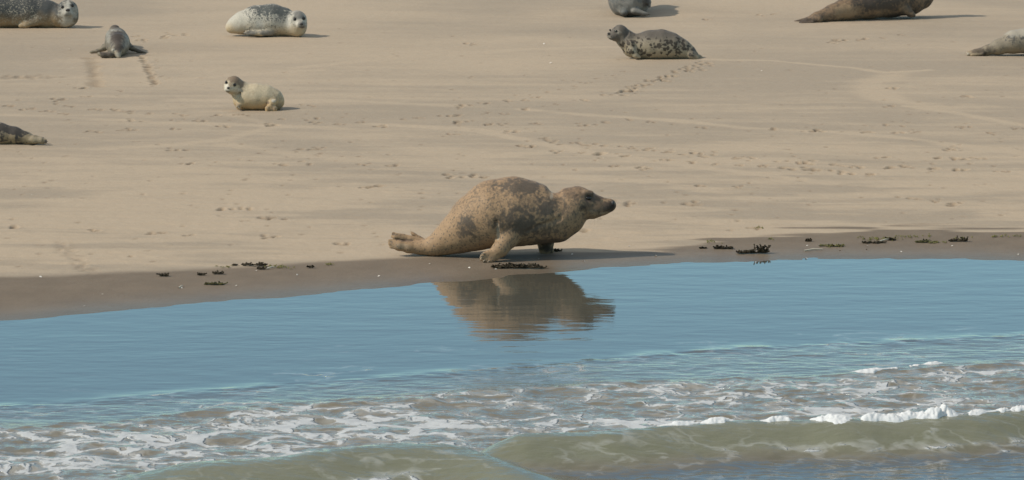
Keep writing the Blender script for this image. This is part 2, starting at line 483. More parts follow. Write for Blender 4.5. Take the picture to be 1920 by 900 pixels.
def build_sea():
    xs = spaced(-4.9, 4.9, 0.0135, -900, 900)
    ys = spaced(24.4, 36.2, 0.0165, -300, 37.6)
    X, Y = np.meshgrid(xs, ys, indexing='ij')
    X = X.astype(np.float32); Y = Y.astype(np.float32)
    d1 = (Y - ripple_y(X) + 0.16 * (fbm2(X * 1.3, Y * 0.4, 4, 79) - 0.5)).astype(np.float32)
    br = sstep(0.36, 0.6, fbm2(X * 1.5, Y * 0.6, 3, 80)).astype(np.float32)
    d2 = (Y - foam_y(X) + 0.10 * (fbm2(X * 2.2, Y * 0.5, 4, 81) - 0.5)).astype(np.float32)
    wob = 0.12 * (fbm2(X * 1.6, Y * 0.2, 3, 82) - 0.5)
    dB = (Y - crestB_y(X) + wob).astype(np.float32)
    dA = (Y - crestA_y(X) + 0.10 * (fbm2(X * 1.6, Y * 0.2, 3, 83) - 0.5)).astype(np.float32)
    near = ((np.abs(X) < 5.2) & (Y > 24) & (Y < 37)).astype(np.float32)
    def wave(d, h, sb, sf):
        return h * np.where(d < 0, np.exp(-(d / sb) ** 2), np.exp(-(d / sf) ** 2))
    Z = np.zeros_like(X)
    hb = crestB_h(X).astype(np.float32); ha = crestA_h(X).astype(np.float32)
    wB = wave(dB, hb, 0.36, 0.14); wA = wave(dA, ha, 0.46, 0.30)
    kk = np.maximum(0.05 - np.abs(wB - wA), 0) / 0.05
    Z += np.maximum(wB, wA) + kk * kk * 0.0125 * sstep(0.01, 0.05, np.minimum(wB, wA))
    # foamy bore step and the thin forerunner ripple
    Z += 0.035 * (1 - sstep(-0.02, 0.12, d2)) * np.exp(np.minimum(d2, 0) / 1.0) * (0.7 + 0.6 * fbm2(X * 5, Y * 5, 3, 84))
    Z += 0.007 * wave(d1, 1.0, 0.22, 0.16) * (0.15 + 0.85 * br)
    Z += near * 0.010 * wave(d1, 1.0, 0.10, 0.08) * (fbm2(X * 7, Y * 9, 3, 85) - 0.45)
    # chop
    amp = 0.001 + 0.003 * (1 - sstep(-0.4, 0.2, d1)) + 0.021 * (1 - sstep(-0.25, 0.05, d2))
    chop = fbm2(X * 3.2, Y * 5.5, 4, 91, 0.55) - 0.5
    calm = (1 - 0.65 * sstep(0.1, 0.5, np.maximum(wB / HB, wA / 0.15))) * (1 - 0.7 * sstep(-0.35, -0.8, dB) * sstep(-0.3, 0.4, X))
    amp = amp * (1 - 0.75 * sstep(-0.35, -0.8, dB) * sstep(-0.3, 0.4, X))
    Z += near * amp * 2.0 * chop * calm
    Z += near * calm * 0.020 * (1 - sstep(-0.2, 0.0, d2)) * (fbm2(X * 7, Y * 11, 3, 93) - 0.5)
    Z += near * 0.004 * (1 - sstep(-0.1, 0.2, d1)) * (fbm2(X * 8, Y * 22, 3, 94) - 0.5)
    # long low swells in the calm strip
    Z += near * sstep(0.15, 1.2, Y * 0 + shore_y(X) - Y) * 0.0013 * (fbm2(X * 0.7, Y * 4.2, 3, 95) - 0.5) * sstep(-0.5, 0.2, d1)
    Z += near * sstep(0.3, 1.4, shore_y(X) - Y) * 0.0006 * (fbm2(X * 2.0, Y * 11, 2, 96) - 0.5)
    # foam amount
    left = 1 - sstep(-1.6, 1.2, X)
    foam = (1 - sstep(-0.16, 0.02, d2)) * (0.575 + 0.10 * left * np.exp(-((d2 + 0.9) / 0.6) ** 2))
    foam *= 0.55 + 0.85 * fbm2(X * 0.8 + 3, Y * 1.5, 3, 97)
    foam *= 1 - 0.55 * sstep(0.25, 0.6, np.maximum(wB / HB, wA / 0.15)) * (np.minimum(dB, dA + 0 * dB) < 0.02)
    back = ((dB < -0.05) & (dB > -3)) * sstep(-0.05, -0.2, dB)
    foam = np.where((dB < -0.42) & (X > -0.5), foam * 0.35, foam)
    foam = np.maximum(foam, 0.48 * np.exp(-((dB + 0.45 + 0.1 * np.sin(X * 2)) / 0.10) ** 2) * sstep(0.3, 1.2, X))
    crest_foam = np.exp(-((dB - 0.03) / 0.06) ** 2) * sstep(0.9, 1.6, X + 0.5 * (fbm2(X * 2, X * 0, 3, 98) - 0.5))
    crest_foam *= sstep(0.36, 0.5, fbm2(X * 1.9 + 4, Y * 0.3, 3, 99))
    foam = np.maximum(foam, 1.0 * crest_foam)
    foam = np.maximum(foam, 0.75 * np.exp(-((dA - 0.06) / 0.07) ** 2) * sstep(0.40, 0.6, fbm2(X * 2.2 + 9, Y * .3, 3, 100)) * (1 - sstep(-0.5, 0.1, X)) * sstep(-2.7, -2.2, X))
    spill = 0.66 * np.exp(-((dB + 0.17) / 0.13) ** 2) * sstep(1.5, 2.6, X) * sstep(0.40, 0.62, fbm2(X * 2.6 + 1, Y * 3.5, 3, 103))
    foam = np.maximum(foam, spill)
    thin = 0.34 * np.exp(-(d1 / 0.045) ** 2) * sstep(0.40, 0.6, fbm2(X * 2.1, Y * 0.5, 3, 101))
    foam = np.maximum(foam, thin)
    # a few drifting flecks in the calm strip
    fl = np.where(d1 > 0, 0.33 * sstep(0.50, 0.66, fbm2(X * 1.4 + 3, Y * 2.0, 3, 102)) * sstep(0.25, 0.7, shore_y(X) - Y), 0)
    foam = np.maximum(foam, fl * np.exp(-np.maximum(d1 - 0.4, 0) / 0.7))
    foam = np.maximum(foam, 0.30 * (d1 < 0) * (d2 > 0))
    Z += near * 0.012 * np.clip(foam - 0.3, 0, 1)
    me = grid_mesh('sea', xs, ys, Z)
    attr(me, 'foam', foam * near); attr(me, 'turbid', (1 - sstep(-0.3, 0.35, d2)) * (1 - 0.9 * sstep(-0.30, -0.65, dB) * sstep(-0.3, 0.4, X))); attr(me, 'rip', (1 - sstep(-0.35, 0.25, d1)) * (1 - 0.85 * sstep(-0.30, -0.65, dB) * sstep(-0.3, 0.4, X))); attr(me, 'shored', shore_y(X) - Y)
    attr(me, 'crest', np.maximum(wB / HB, wA / 0.13))
    k = NT('sea_water')
    co = k.coord()
    warp = k.vadd(co, k.noise_col(k.coord((1, 1.3, 1)), 2.6, 4), 0.42)
    mp = k.n.new('ShaderNodeMapping'); mp.inputs['Scale'].default_value = (0.62, 1.15, 0.3); k.l.new(warp, mp.inputs[0])
    lace = k.step(k.voro(mp.outputs[0], 3.6, 'DISTANCE_TO_EDGE'), 0.0, 0.26, 1.0, 0.0)
    lace2 = k.step(k.voro(mp.outputs[0], 10.5, 'DISTANCE_TO_EDGE'), 0.0, 0.24, 1.0, 0.0)
    blob = k.noise(mp.outputs[0], 2.4, 6, 0.62, 0.6)
    pat = k.math('ADD', k.math('MULTIPLY', lace, 0.34), k.math('ADD', k.math('MULTIPLY', lace2, 0.14), k.math('MULTIPLY', blob, 0.85)))
    thr = k.math('MULTIPLY_ADD', k.attr('foam'), -0.70, 1.20)
    fm = k.step(k.math('SUBTRACT', pat, thr), -0.03, 0.10)
    film = k.math('MULTIPLY', k.step(k.math('SUBTRACT', pat, thr), -0.25, 0.0), 0.22)
    olive = k.mix(k.noise(co, 1.6, 3), (0.120, 0.126, 0.078), (0.175, 0.178, 0.118))
    sandy = k.mix(k.noise(co, 2.2, 3), (0.130, 0.116, 0.082), (0.185, 0.160, 0.115))
    shallow = (0.080, 0.076, 0.060)
    base = k.mix(k.math('MULTIPLY', k.attr('rip'), 0.45), shallow, sandy)
    base = k.mix(k.attr('turbid'), base, sandy)
    base = k.mix(k.math('MULTIPLY', k.step(k.attr('crest'), 0.05, 0.5), 0.9), base, olive)
    base = k.mix(film, base, (0.62, 0.63, 0.62))
    base = k.mix(k.math('MULTIPLY', fm, 0.88), base, (0.47, 0.49, 0.50))
    rough = k.mix(fm, (0.035,) * 3, (0.85,) * 3)
    b1 = k.noise(k.coord((3.0, 22.0, 1)), 1.0, 3, 0.5)
    b2 = k.noise(k.coord((9.0, 26.0, 4)), 1.0, 4, 0.6)
    h = k.math('ADD', k.math('MULTIPLY', b1, k.step(k.attr('shored'), 0.1, 1.8, 0.0001, 0.0006)), k.math('MULTIPLY', b2, k.math('ADD', k.math('MULTIPLY', k.attr('rip'), 0.0022), k.math('MULTIPLY_ADD', k.attr('turbid'), 0.0050, 0.00008))))
    h = k.math('ADD', h, k.math('MULTIPLY', fm, 0.012))
    k.set(Base_Color=base, Roughness=rough, Normal=k.bump(h, 1.0, 1.0))
    k.b.inputs['IOR'].default_value = 1.55
    o = link('sea', me, k.m)
    o['kind'] = 'structure'
    return o

build_sea()

# ------------------------------------------------------------------ implicit surfaces
def surface_nets(F, org, h):
    S = F < 0
    n = np.array(F.shape)
    cnt = np.zeros(n - 1, np.int8)
    cor = [(a, b, c) for a in (0, 1) for b in (0, 1) for c in (0, 1)]
    for a, b, c in cor:
        cnt += S[a:n[0] - 1 + a, b:n[1] - 1 + b, c:n[2] - 1 + c]
    act = (cnt > 0) & (cnt < 8)
    idx = np.argwhere(act)
    acc = np.zeros((len(idx), 3), np.float32); num = np.zeros(len(idx), np.float32)
    for a in cor:
        for ax in range(3):
            if a[ax]: continue
            b = list(a); b[ax] = 1
            va = F[idx[:, 0] + a[0], idx[:, 1] + a[1], idx[:, 2] + a[2]]
            vb = F[idx[:, 0] + b[0], idx[:, 1] + b[1], idx[:, 2] + b[2]]
            m = (va < 0) != (vb < 0)
            t = np.where(m, va / np.where(m, va - vb, 1), 0)
            p = np.tile(np.array(a, np.float32), (len(idx), 1)); p[:, ax] += t
            acc += p * m[:, None]; num += m
    V = (idx + acc / np.maximum(num, 1)[:, None]) * h + org
    ids = np.full(act.shape, -1, np.int64); ids[act] = np.arange(len(idx))
    faces = []
    for ax in range(3):
        o1, o2 = (ax + 1) % 3, (ax + 2) % 3
        lo = [slice(None)] * 3; hi = [slice(None)] * 3
        lo[ax] = slice(0, -1); hi[ax] = slice(1, None)
        sa, sb = S[tuple(lo)], S[tuple(hi)]
        e = np.argwhere(sa != sb)
        e = e[(e[:, o1] > 0) & (e[:, o2] > 0) & (e[:, o1] < n[o1] - 1) & (e[:, o2] < n[o2] - 1)]
        ins = sa[e[:, 0], e[:, 1], e[:, 2]]
        def cell(d1, d2):
            q = e.copy(); q[:, o1] += d1; q[:, o2] += d2
            return ids[q[:, 0], q[:, 1], q[:, 2]]
        q = np.stack([cell(-1, -1), cell(0, -1), cell(0, 0), cell(-1, 0)], -1)
        q[~ins] = q[~ins][:, ::-1]
        faces.append(q)
    return V, np.concatenate(faces)

class Soft:
    """a soft body grown from tapered capsules that melt into each other"""
    def __init__(s, px, py):
        s.anchor = ground(px, py); s.Ya = s.anchor[1]; s.pr = []
    def P(s, px, py, ly=0.0): return at_depth(px, py, s.Ya + ly)
    def chain(s, pts, k=0.03, flat=None, f=1.0, sub=False):
        """pts: (px, py, radius_px[, depth offset in m]); flat: direction squeezed by factor f"""
        q = []
        for p in pts:
            ly = p[3] if len(p) > 3 else 0.0
            q.append((s.P(p[0], p[1], ly), p[2] / F_PX * (s.Ya + ly)))
        if len(q) == 1: q = q * 2
        for a, b in zip(q[:-1], q[1:]):
            s.pr.append((a[0], b[0], a[1], b[1], k, flat, f, sub))
    def build(s, h):
        lo = np.min([np.minimum(a - ra, b - rb) for a, b, ra, rb, *_ in s.pr if not _[3]], 0) - 4 * h
        hi = np.max([np.maximum(a + ra, b + rb) for a, b, ra, rb, *_ in s.pr if not _[3]], 0) + 4 * h
        lo[2] = max(lo[2], -0.06 + s.anchor[2])
        n = np.ceil((hi - lo) / h).astype(int) + 1
        F = np.full(n, 0.5, np.float32)
        ax = [lo[i] + h * np.arange(n[i]) for i in range(3)]
        for a, b, ra, rb, k, flat, f, sub in s.pr:
            m = max(ra, rb) * max(1.0, f) + k + 3 * h + 0.03
            l2, h2 = np.minimum(a, b) - m, np.maximum(a, b) + m
            sl = tuple(slice(max(0, int((l2[i] - lo[i]) / h)), max(0, min(n[i], int((h2[i] - lo[i]) / h) + 2))) for i in range(3))
            if any(q.stop <= q.start for q in sl): continue
            gx, gy, gz = [ax[i][sl[i]].astype(np.float32) for i in range(3)]
            dx = gx[:, None, None] - a[0]; dy = gy[None, :, None] - a[1]; dz = gz[None, None, :] - a[2]
            ba = (b - a).astype(np.float32); L2 = float(ba @ ba)
            if L2 < 1e-9: t = 0.0
            else: t = np.clip((dx * ba[0] + dy * ba[1] + dz * ba[2]) / L2, 0, 1)
            ex, ey, ez = dx - t * ba[0], dy - t * ba[1], dz - t * ba[2]
            r = ra + t * (rb - ra)
            q2 = ex * ex + ey * ey + ez * ez
            if flat is not None:
                nn = np.array(flat, np.float32); nn /= np.linalg.norm(nn)
                dn = ex * nn[0] + ey * nn[1] + ez * nn[2]
                q2 = q2 + (f * f - 1) * dn * dn
            d = np.sqrt(q2) - r
            blk = F[sl]
            if sub:
                d = -d
                hh = np.maximum(k - np.abs(blk - d), 0) / k
                F[sl] = np.maximum(blk, d) + hh * hh * k * 0.25
            else:
                hh = np.maximum(k - np.abs(blk - d), 0) / k
                F[sl] = np.minimum(blk, d) - hh * hh * k * 0.25
        V, Q = surface_nets(F, lo, h)
        return V, Q

def vert_normals(V, Q):
    n = np.cross(V[Q[:, 2]] - V[Q[:, 0]], V[Q[:, 3]] - V[Q[:, 1]])
    N = np.zeros_like(V)
    for c in range(4): np.add.at(N, Q[:, c], n)
    return N / np.maximum(np.linalg.norm(N, axis=1, keepdims=True), 1e-9)

def relax(V, Q, it=2, lam=0.5):
    e = np.concatenate([Q[:, [0, 1]], Q[:, [1, 2]], Q[:, [2, 3]], Q[:, [3, 0]]])
    for _ in range(it):
        A = np.zeros_like(V); c = np.zeros(len(V))
        for k in range(3):
            A[:, k] = np.bincount(e[:, 0], V[e[:, 1], k], len(V)) + np.bincount(e[:, 1], V[e[:, 0], k], len(V))
        c = np.bincount(e[:, 0], minlength=len(V)) + np.bincount(e[:, 1], minlength=len(V))
        V = V * (1 - lam) + lam * A / np.maximum(c, 1)[:, None]
    return V

def fur(name, base, mottle, mscale=7.0, thr=0.5, wid=0.08, belly=None, face=None, pale=(0.5, 0.47, 0.42), spots=None, stretch=(1, 1, 1), rough=0.62,
        contrast=1.0, dist=0.4):
    k = NT(name)
    co = k.coord(stretch)
    n = k.noise(co, mscale, 5, 0.66, dist)
    n2 = k.noise(co, mscale * 2.7, 4, 0.6, 0.3)
    nn = k.math('ADD', k.math('MULTIPLY', n, 0.6), k.math('MULTIPLY', n2, 0.4))
    nn = k.math('MULTIPLY_ADD', k.math('SUBTRACT', nn, 0.5), 2.3, 0.5)
    nn = k.math('ADD', nn, k.math('MULTIPLY', k.math('SUBTRACT', k.attr('dark'), 0.5), 0.8))
    col = base
    if belly: col = k.mix(k.attr('belly'), base, belly)
    m = k.math('MULTIPLY', k.step(nn, thr - wid, thr + wid), contrast)
    col = k.mix(m, col, mottle)
    if spots:
        scol, ssc, srad = spots
        wco = k.vadd(co, k.noise_col(co, ssc * 1.2, 2), 0.35 / ssc * 4)
        v = k.voro(wco, ssc)
        rad = k.math('MULTIPLY', k.attr('spot'), srad)
        sf = k.step(k.math('SUBTRACT', rad, v), -0.04, 0.06)
        col = k.mix(k.math('MULTIPLY', sf, 0.85), col, scol)
    col = k.mix(k.attr('pale'), col, pale)
    if face: col = k.mix(k.attr('face'), col, face)
    col = k.mix(k.attr('black'), col, (0.02, 0.017, 0.015))
    hair = k.noise(k.coord((60, 60, 60)), 1.0, 3, 0.7)
    col = k.mix(1.0, col, k.mix(k.step(hair, .25, .75), (0.86, 0.86, 0.86), (1.12, 1.12, 1.12)), 'MULTIPLY')
    h = k.math('ADD', k.math('MULTIPLY', hair, 0.4), k.noise(k.coord((18, 18, 30)), 1.0, 3, 0.6))
    k.set(Base_Color=col, Roughness=rough, Normal=k.bump(h, 0.28, 0.010))
    k.b.inputs['Specular IOR Level'].default_value = 0.22
    k.b.inputs['Sheen Weight'].default_value = 0.02
    k.b.inputs['Sheen Roughness'].default_value = 0.5
    return k.m

EYE = NT('eye_gloss').set(Base_Color=(0.008, 0.006, 0.005), Roughness=0.08)
NOSE = plain('nose_skin', (0.028, 0.023, 0.021), 0.35, 0.5)
CLAW = plain('claw_horn', (0.30, 0.24, 0.17), 0.5, 0.4)
DARKCLAW = plain('dark_claw_horn', (0.05, 0.042, 0.038), 0.5, 0.4)
WHISKER = plain('whisker_hair', (0.10, 0.08, 0.06), 0.5, 0.4)

def make_seal(name, soft, h, mat, label, cat='seal', group=None, paint=(), eyes=(), nose=None, claws=(), claw_mat=None, belly=(0.02, 0.22), skin=0.004, dark0=0.4,
              relax_it=2, spot_z=(0.0, 0.01), whiskers=None):
    V, Q = soft.build(h)
    V = relax(V, Q, relax_it, 0.5)
    N = vert_normals(V, Q)
    V = V + N * ((fbm3(V * 9, 3, 3) - 0.5) * 2 * skin + (fbm3(V * 30, 2, 8) - 0.5) * skin * 0.6)[:, None]
    zg = beach_z(V[:, 0], V[:, 1])
    V[:, 2] = np.maximum(V[:, 2], zg - 0.012)
    me = mesh_from('body', V - soft.anchor, Q)
    px, py, dep = project(V)
    A = {'dark': np.full(len(V), dark0), 'face': np.zeros(len(V)), 'pale': np.zeros(len(V)), 'black': np.zeros(len(V)), 'spot': np.zeros(len(V))}
    zz = V[:, 2] - zg
    wob = (fbm3(V * 6, 3, 12) - 0.5)
    A['belly'] = 1 - sstep(belly[0], belly[1], zz + wob * 0.14)
    A['spot'] = sstep(spot_z[0], spot_z[1], zz + wob * 0.1)
    for (nm, x, y, rx, ry, amt) in paint:
        d = np.hypot((px - x) / rx, (py - y) / ry) + 0.6 * (fbm3(V * 11, 3, 14) - 0.5) + 0.9 * (fbm3(V * 38, 2, 15) - 0.5)
        wgt = (1 - sstep(0.55, 1.05, d)) * amt
        if nm in ('dark', 'spot'): A[nm] = A[nm] + wgt
        else: A[nm] = np.maximum(A[nm], wgt)
    for nm, a in A.items(): attr(me, nm, np.clip(a, -1.5, 2))
    root = bpy.data.objects.new(name, None); C.objects.link(root)
    root.location = soft.anchor; root.empty_display_size = 0.2
    tag(root, label, cat, group)
    link('body', me, mat, root)
    def front(x, y, tol=2.5):
        while True:
            m = np.hypot(px - x, py - y) < tol
            if m.any(): break
            tol *= 1.5
        i = np.flatnonzero(m)[np.argmin(dep[m])]
        return V[i], N[i]
    for (x, y, r, *rest) in eyes:
        p, n = front(x, y)
        rm = r / F_PX * dep.min()
        n = n * 0.5 + np.array([0, -0.5, 0.05])
        c = at_depth(x, y, p[1]) - n / np.linalg.norm(n) * rm * 0.45
        link('eye', ellipsoid_mesh('eye', (rm, rm, rm * 0.95)), EYE, root, c - soft.anchor)
    if nose:
        x, y, rx, ry = nose
        p, n = front(x, y)
        c = at_depth(x, y, p[1]) + np.array([0, 0.004, 0])
        link('nose', ellipsoid_mesh('nose', (rx / F_PX * soft.Ya, 0.014, ry / F_PX * soft.Ya)), NOSE, root, c - soft.anchor)
    for (x0, y0, x1, y1) in claws:
        p, n = front(x0, y0, 3)
        a = p; b = at_depth(x1, y1, p[1] - 0.012)
        b[2] = max(b[2], float(beach_z(b[0], b[1])) + 0.003)
        m = MB(); mid = (a + b) / 2 + np.array([0, -0.004, 0.006])
        m.tube([a - soft.anchor, mid - soft.anchor, b - soft.anchor], [0.007, 0.0055, 0.0015], 6)
        link('claw', m.mesh('claw'), claw_mat or CLAW, root)
    if whiskers:
        m = MB(); R = random.Random(3)
        for (x0, y0, x1, y1) in whiskers:
            p, n = front(x0, y0, 3)
            b = at_depth(x1, y1, p[1] - 0.03)
            m.tube([p - soft.anchor, (p * .5 + b * .5) + np.array([0, -.01, .006]) - soft.anchor, b - soft.anchor], [0.0008, 0.0006, 0.0003], 4)
        link('whiskers', m.mesh('whiskers'), WHISKER, root)
    return root

# ------------------------------------------------------------------ the grey seal at the water's edge
def big_seal():
    s = Soft(860, 480)
    s.chain([(800, 464, 13), (818, 459, 20), (838, 449, 28.5), (862, 436, 39), (893, 417, 53.5), (928, 401, 64), (962, 397, 65), (992, 400, 60), (1018, 404, 52), (1043, 407, 45), (1061, 401, 37.5)], 0.035)
    s.chain([(1042, 411, 43), (1060, 402, 38), (1074, 387, 32.5)], 0.03)
    # head : skull, face, muzzle, jaw
    s.chain([(1070, 383, 33), (1083, 378, 28), (1100, 381, 23.5)], 0.03)
    s.chain([(1098, 381, 23.5), (1118, 385, 18.5), (1136, 386, 14), (1142, 385, 12)], 0.02)
    s.chain([(1090, 396, 18), (1112, 399, 10), (1130, 396, 7)], 0.03)
    s.chain([(1112, 394, 14, -0.03), (1126, 393, 11, -0.03)], 0.025)
    s.chain([(1145, 385, 9)], 0.02)
    s.chain([(1098, 362, 7, -0.075), (1108, 363, 6, -0.07)], 0.02)
    # eye socket, mouth, nostril, ear
    s.chain([(1104, 371, 4.5, -0.115)], 0.02, sub=True)
    s.chain([(1106, 402, 1.2, -0.105), (1122, 400, 1.2, -0.085), (1138, 396, 1.2, -0.055), (1149, 393, 1.2, -0.03)], 0.010, sub=True)
    s.chain([(1081, 366, 2.4, -0.125)], 0.01, sub=True)
    # neck notch
    s.chain([(1037, 360, 7, -0.22), (1039, 350, 7, 0.0), (1037, 360, 7, 0.22)], 0.05, sub=True)
    # near fore flipper
    s.chain([(964, 424, 24, -0.155), (953, 448, 17, -0.215), (938, 467, 14, -0.265), (922, 480, 11, -0.285)], 0.045, (0.1, 1, 0.3), 1.25)
    for (x, y, r) in [(908, 475, 3.6), (904, 480, 4.2), (903.5, 485, 4.6), (908, 489, 4.6), (917, 490.5, 4.2)]:
        s.chain([(930, 477 + (y - 483) * 0.6, 7, -0.285), (x, y, r, -0.315)], 0.007)
    s.chain([(930, 415, 2, -0.285), (931, 430, 2.5, -0.285), (934, 447, 2.5, -0.26)], 0.03, sub=True)
    # far fore flipper
    s.chain([(1022, 430, 24, 0.16), (1023, 455, 15, 0.2), (1022, 467, 12, 0.2)], 0.03)
    s.chain([(1022, 467, 9, 0.2), (1034, 470, 5, 0.2)], 0.02)
    # hind flippers : a fan held on edge, its digits grooved, the other one folded behind it
    s.chain([(808, 462, 17), (786, 464, 12.5), (766, 463.5, 10.5, -0.02), (748, 460, 9.5, -0.03), (738, 456.5, 7, -0.03)], 0.025)
    s.chain([(794, 456, 9, 0.04), (772, 451, 9, 0.04), (754, 446.5, 8.5, 0.04), (743, 444.5, 7.5, 0.03)], 0.012, (0, 1, 0.1), 1.3)
    for (x, y) in [(731, 451), (730.5, 457), (733, 463)]:
        s.chain([(748, 459 + (y - 457) * 0.5, 5.5, -0.03), (x, y, 3.4, -0.03)], 0.008)
    for (x, y) in [(737, 437.5), (735, 443)]:
        s.chain([(750, 443, 4.5, 0.05), (x, y, 2.8, 0.04)], 0.006)
    s.chain([(780, 454, 1.2, -0.045), (756, 451, 1.6, -0.06), (736, 450, 1.4, -0.06)], 0.012, sub=True)
    s.chain([(752, 458, 0.9, -0.085), (732, 454, 1.1, -0.07)], 0.008, sub=True)
    s.chain([(802, 455, 6, 0.09), (786, 447, 6.5, 0.10), (775, 439, 4.5, 0.10), (768, 432, 1.8, 0.10)], 0.02, (0.3, 0, 1), 1.6)
    # skin folds of the neck and belly
    for pts in ([(1062, 372, 1.5, -0.19), (1056, 392, 2, -0.21), (1050, 412, 2, -0.21)], [(1048, 378, 1.5, -0.22), (1040, 398, 2, -0.235), (1036, 420, 2, -0.23)],
                [(985, 436, 2, -0.27), (1010, 424, 2, -0.26), (1050, 410, 2, -0.21)]):
        s.chain(pts, 0.025, sub=True)
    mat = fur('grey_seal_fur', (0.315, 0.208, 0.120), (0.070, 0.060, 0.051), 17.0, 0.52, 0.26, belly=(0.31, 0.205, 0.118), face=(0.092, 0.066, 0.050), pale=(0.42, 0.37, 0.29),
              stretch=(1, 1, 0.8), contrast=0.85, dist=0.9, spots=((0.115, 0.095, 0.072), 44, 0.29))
    P = [('dark', 972, 350, 46, 17, 0.45), ('dark', 990, 352, 24, 10, 0.45), ('dark', 930, 352, 30, 14, 0.1), ('dark', 873, 427, 24, 26, 0.42), ('dark', 1000, 385, 45, 25, 0.2), ('dark', 965, 415, 55, 28, 0.32),
         ('dark', 1025, 380, 20, 24, 0.22), ('dark', 1060, 385, 40, 30, 0.15), ('dark', 1025, 392, 18, 14, 0.35), ('dark', 990, 425, 30, 22, 0.25), ('dark', 1030, 435, 60, 24, 0.18), ('dark', 838, 440, 30, 50, -0.3), ('dark', 780, 462, 50, 30, -0.4), ('dark', 928, 476, 30, 22, -0.35),
         ('dark', 1065, 425, 22, 14, -0.15),
         ('face', 1080, 362, 36, 17, 0.55), ('face', 1110, 368, 34, 16, 0.8), ('black', 1146, 386, 10, 9, 0.45), ('face', 1143, 386, 20, 14, 0.9), ('face', 1125, 388, 34, 13, 0.62), ('face', 1106, 372, 14, 11, 0.95), ('black', 1092, 391, 7, 6, 0.55),
         ('pale', 1104, 371, 11, 8.5, 0.38), ('black', 1104, 371, 6.5, 5.5, 0.7), ('black', 1148, 384, 6, 9, 0.7), ('black', 1081, 366, 3, 4, 0.6), ('pale', 1034, 366, 4, 9, 0.5), ('pale', 934, 440, 4, 20, 0.5), ('pale', 1112, 395, 12, 5, 0.15),
         ('pale', 768, 434, 6, 6, 0.6), ('black', 737, 439, 4, 3, 0.6), ('black', 744, 448, 4, 3, 0.5), ('face', 764, 450, 24, 3.5, 0.75), ('pale', 750, 462, 22, 6, 0.2), ('face', 1025, 462, 14, 14, 0.9), ('black', 1023, 468, 14, 9, 0.5), ('face', 1030, 453, 48, 8, 0.7)]  # last entries paint shade onto the far flipper and under the belly
    Wk = [(1130 - i * 4, 393 + (i % 3) * 3, 1133 - i * 6, 410 + (i % 4) * 4) for i in range(7)]
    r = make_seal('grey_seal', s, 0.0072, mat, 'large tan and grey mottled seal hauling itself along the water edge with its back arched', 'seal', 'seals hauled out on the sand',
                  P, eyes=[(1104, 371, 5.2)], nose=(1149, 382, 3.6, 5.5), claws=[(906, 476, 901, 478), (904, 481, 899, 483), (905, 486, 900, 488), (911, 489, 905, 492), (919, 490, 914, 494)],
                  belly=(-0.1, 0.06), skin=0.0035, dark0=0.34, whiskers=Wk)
    return r

big_seal()

GRP = 'seals hauled out on the sand'

# ------------------------------------------------------------------ dark mottled seal, top left
def seal_top_left():
    s = Soft(60, 52)
    s.chain([(-190, 40, 9), (-160, 34, 16), (-110, 26, 25), (-60, 18, 33), (0, 18, 34), (50, 22, 31), (88, 27, 26), (112, 32, 21)], 0.04)
    s.chain([(112, 30, 22, -0.05), (127, 30, 20, -0.10)], 0.03)
    s.chain([(127, 19, 19.5, -0.10), (127, 33, 18, -0.10)], 0.03)
    s.chain([(127, 25, 10.5, -0.20), (127.5, 22, 7, -0.24)], 0.03)
    s.chain([(123.5, 26, 5, -0.245)], 0.015); s.chain([(131.5, 26, 5, -0.245)], 0.015)
    s.chain([(117, 13, 2.6, -0.225)], 0.02, sub=True); s.chain([(136, 10, 2.6, -0.225)], 0.02, sub=True)
    s.chain([(108, 12, 1.5, -0.2), (109, 30, 2, -0.23), (118, 47, 2, -0.23)], 0.02, sub=True)
    s.chain([(70, 38, 11, -0.14), (50, 46, 6, -0.18), (38, 49, 3.5, -0.18)], 0.03)
    s.chain([(-190, 41, 8), (-225, 46, 5)], 0.03)
    mat = fur('dark_mottled_fur', (0.060, 0.062, 0.060), (0.30, 0.265, 0.205), 22, 0.58, 0.13, belly=(0.30, 0.21, 0.115), face=(0.42, 0.39, 0.33), pale=(0.56, 0.53, 0.46), dist=1.6)  # tan belly, its colour warmed further to stand in for bounced light
    P = [('face', 128, 22, 22, 26, 0.6), ('pale', 128, 8, 4, 12, 0.6), ('pale', 127, 23, 12, 7, 0.45), ('face', 127, 42, 16, 12, 0.75), ('black', 127, 27, 7, 4, 0.45), ('black', 117, 13, 5, 4, 0.85), ('black', 136, 10, 5, 4, 0.85),
         ('dark', 40, 30, 30, 20, 0.1), ('black', 107, 10, 3, 14, 0.6), ('dark', 90, 15, 20, 14, -0.4)]
    make_seal('harbour_seal', s, 0.0085, mat, 'dark mottled seal with a whitish face turned to the camera, at the top left', 'seal', GRP,
              P, eyes=[(117, 13, 3.2), (136, 10, 3.2)], nose=(127, 19, 4.4, 3.0), belly=(0.0, 0.24), dark0=0.42)

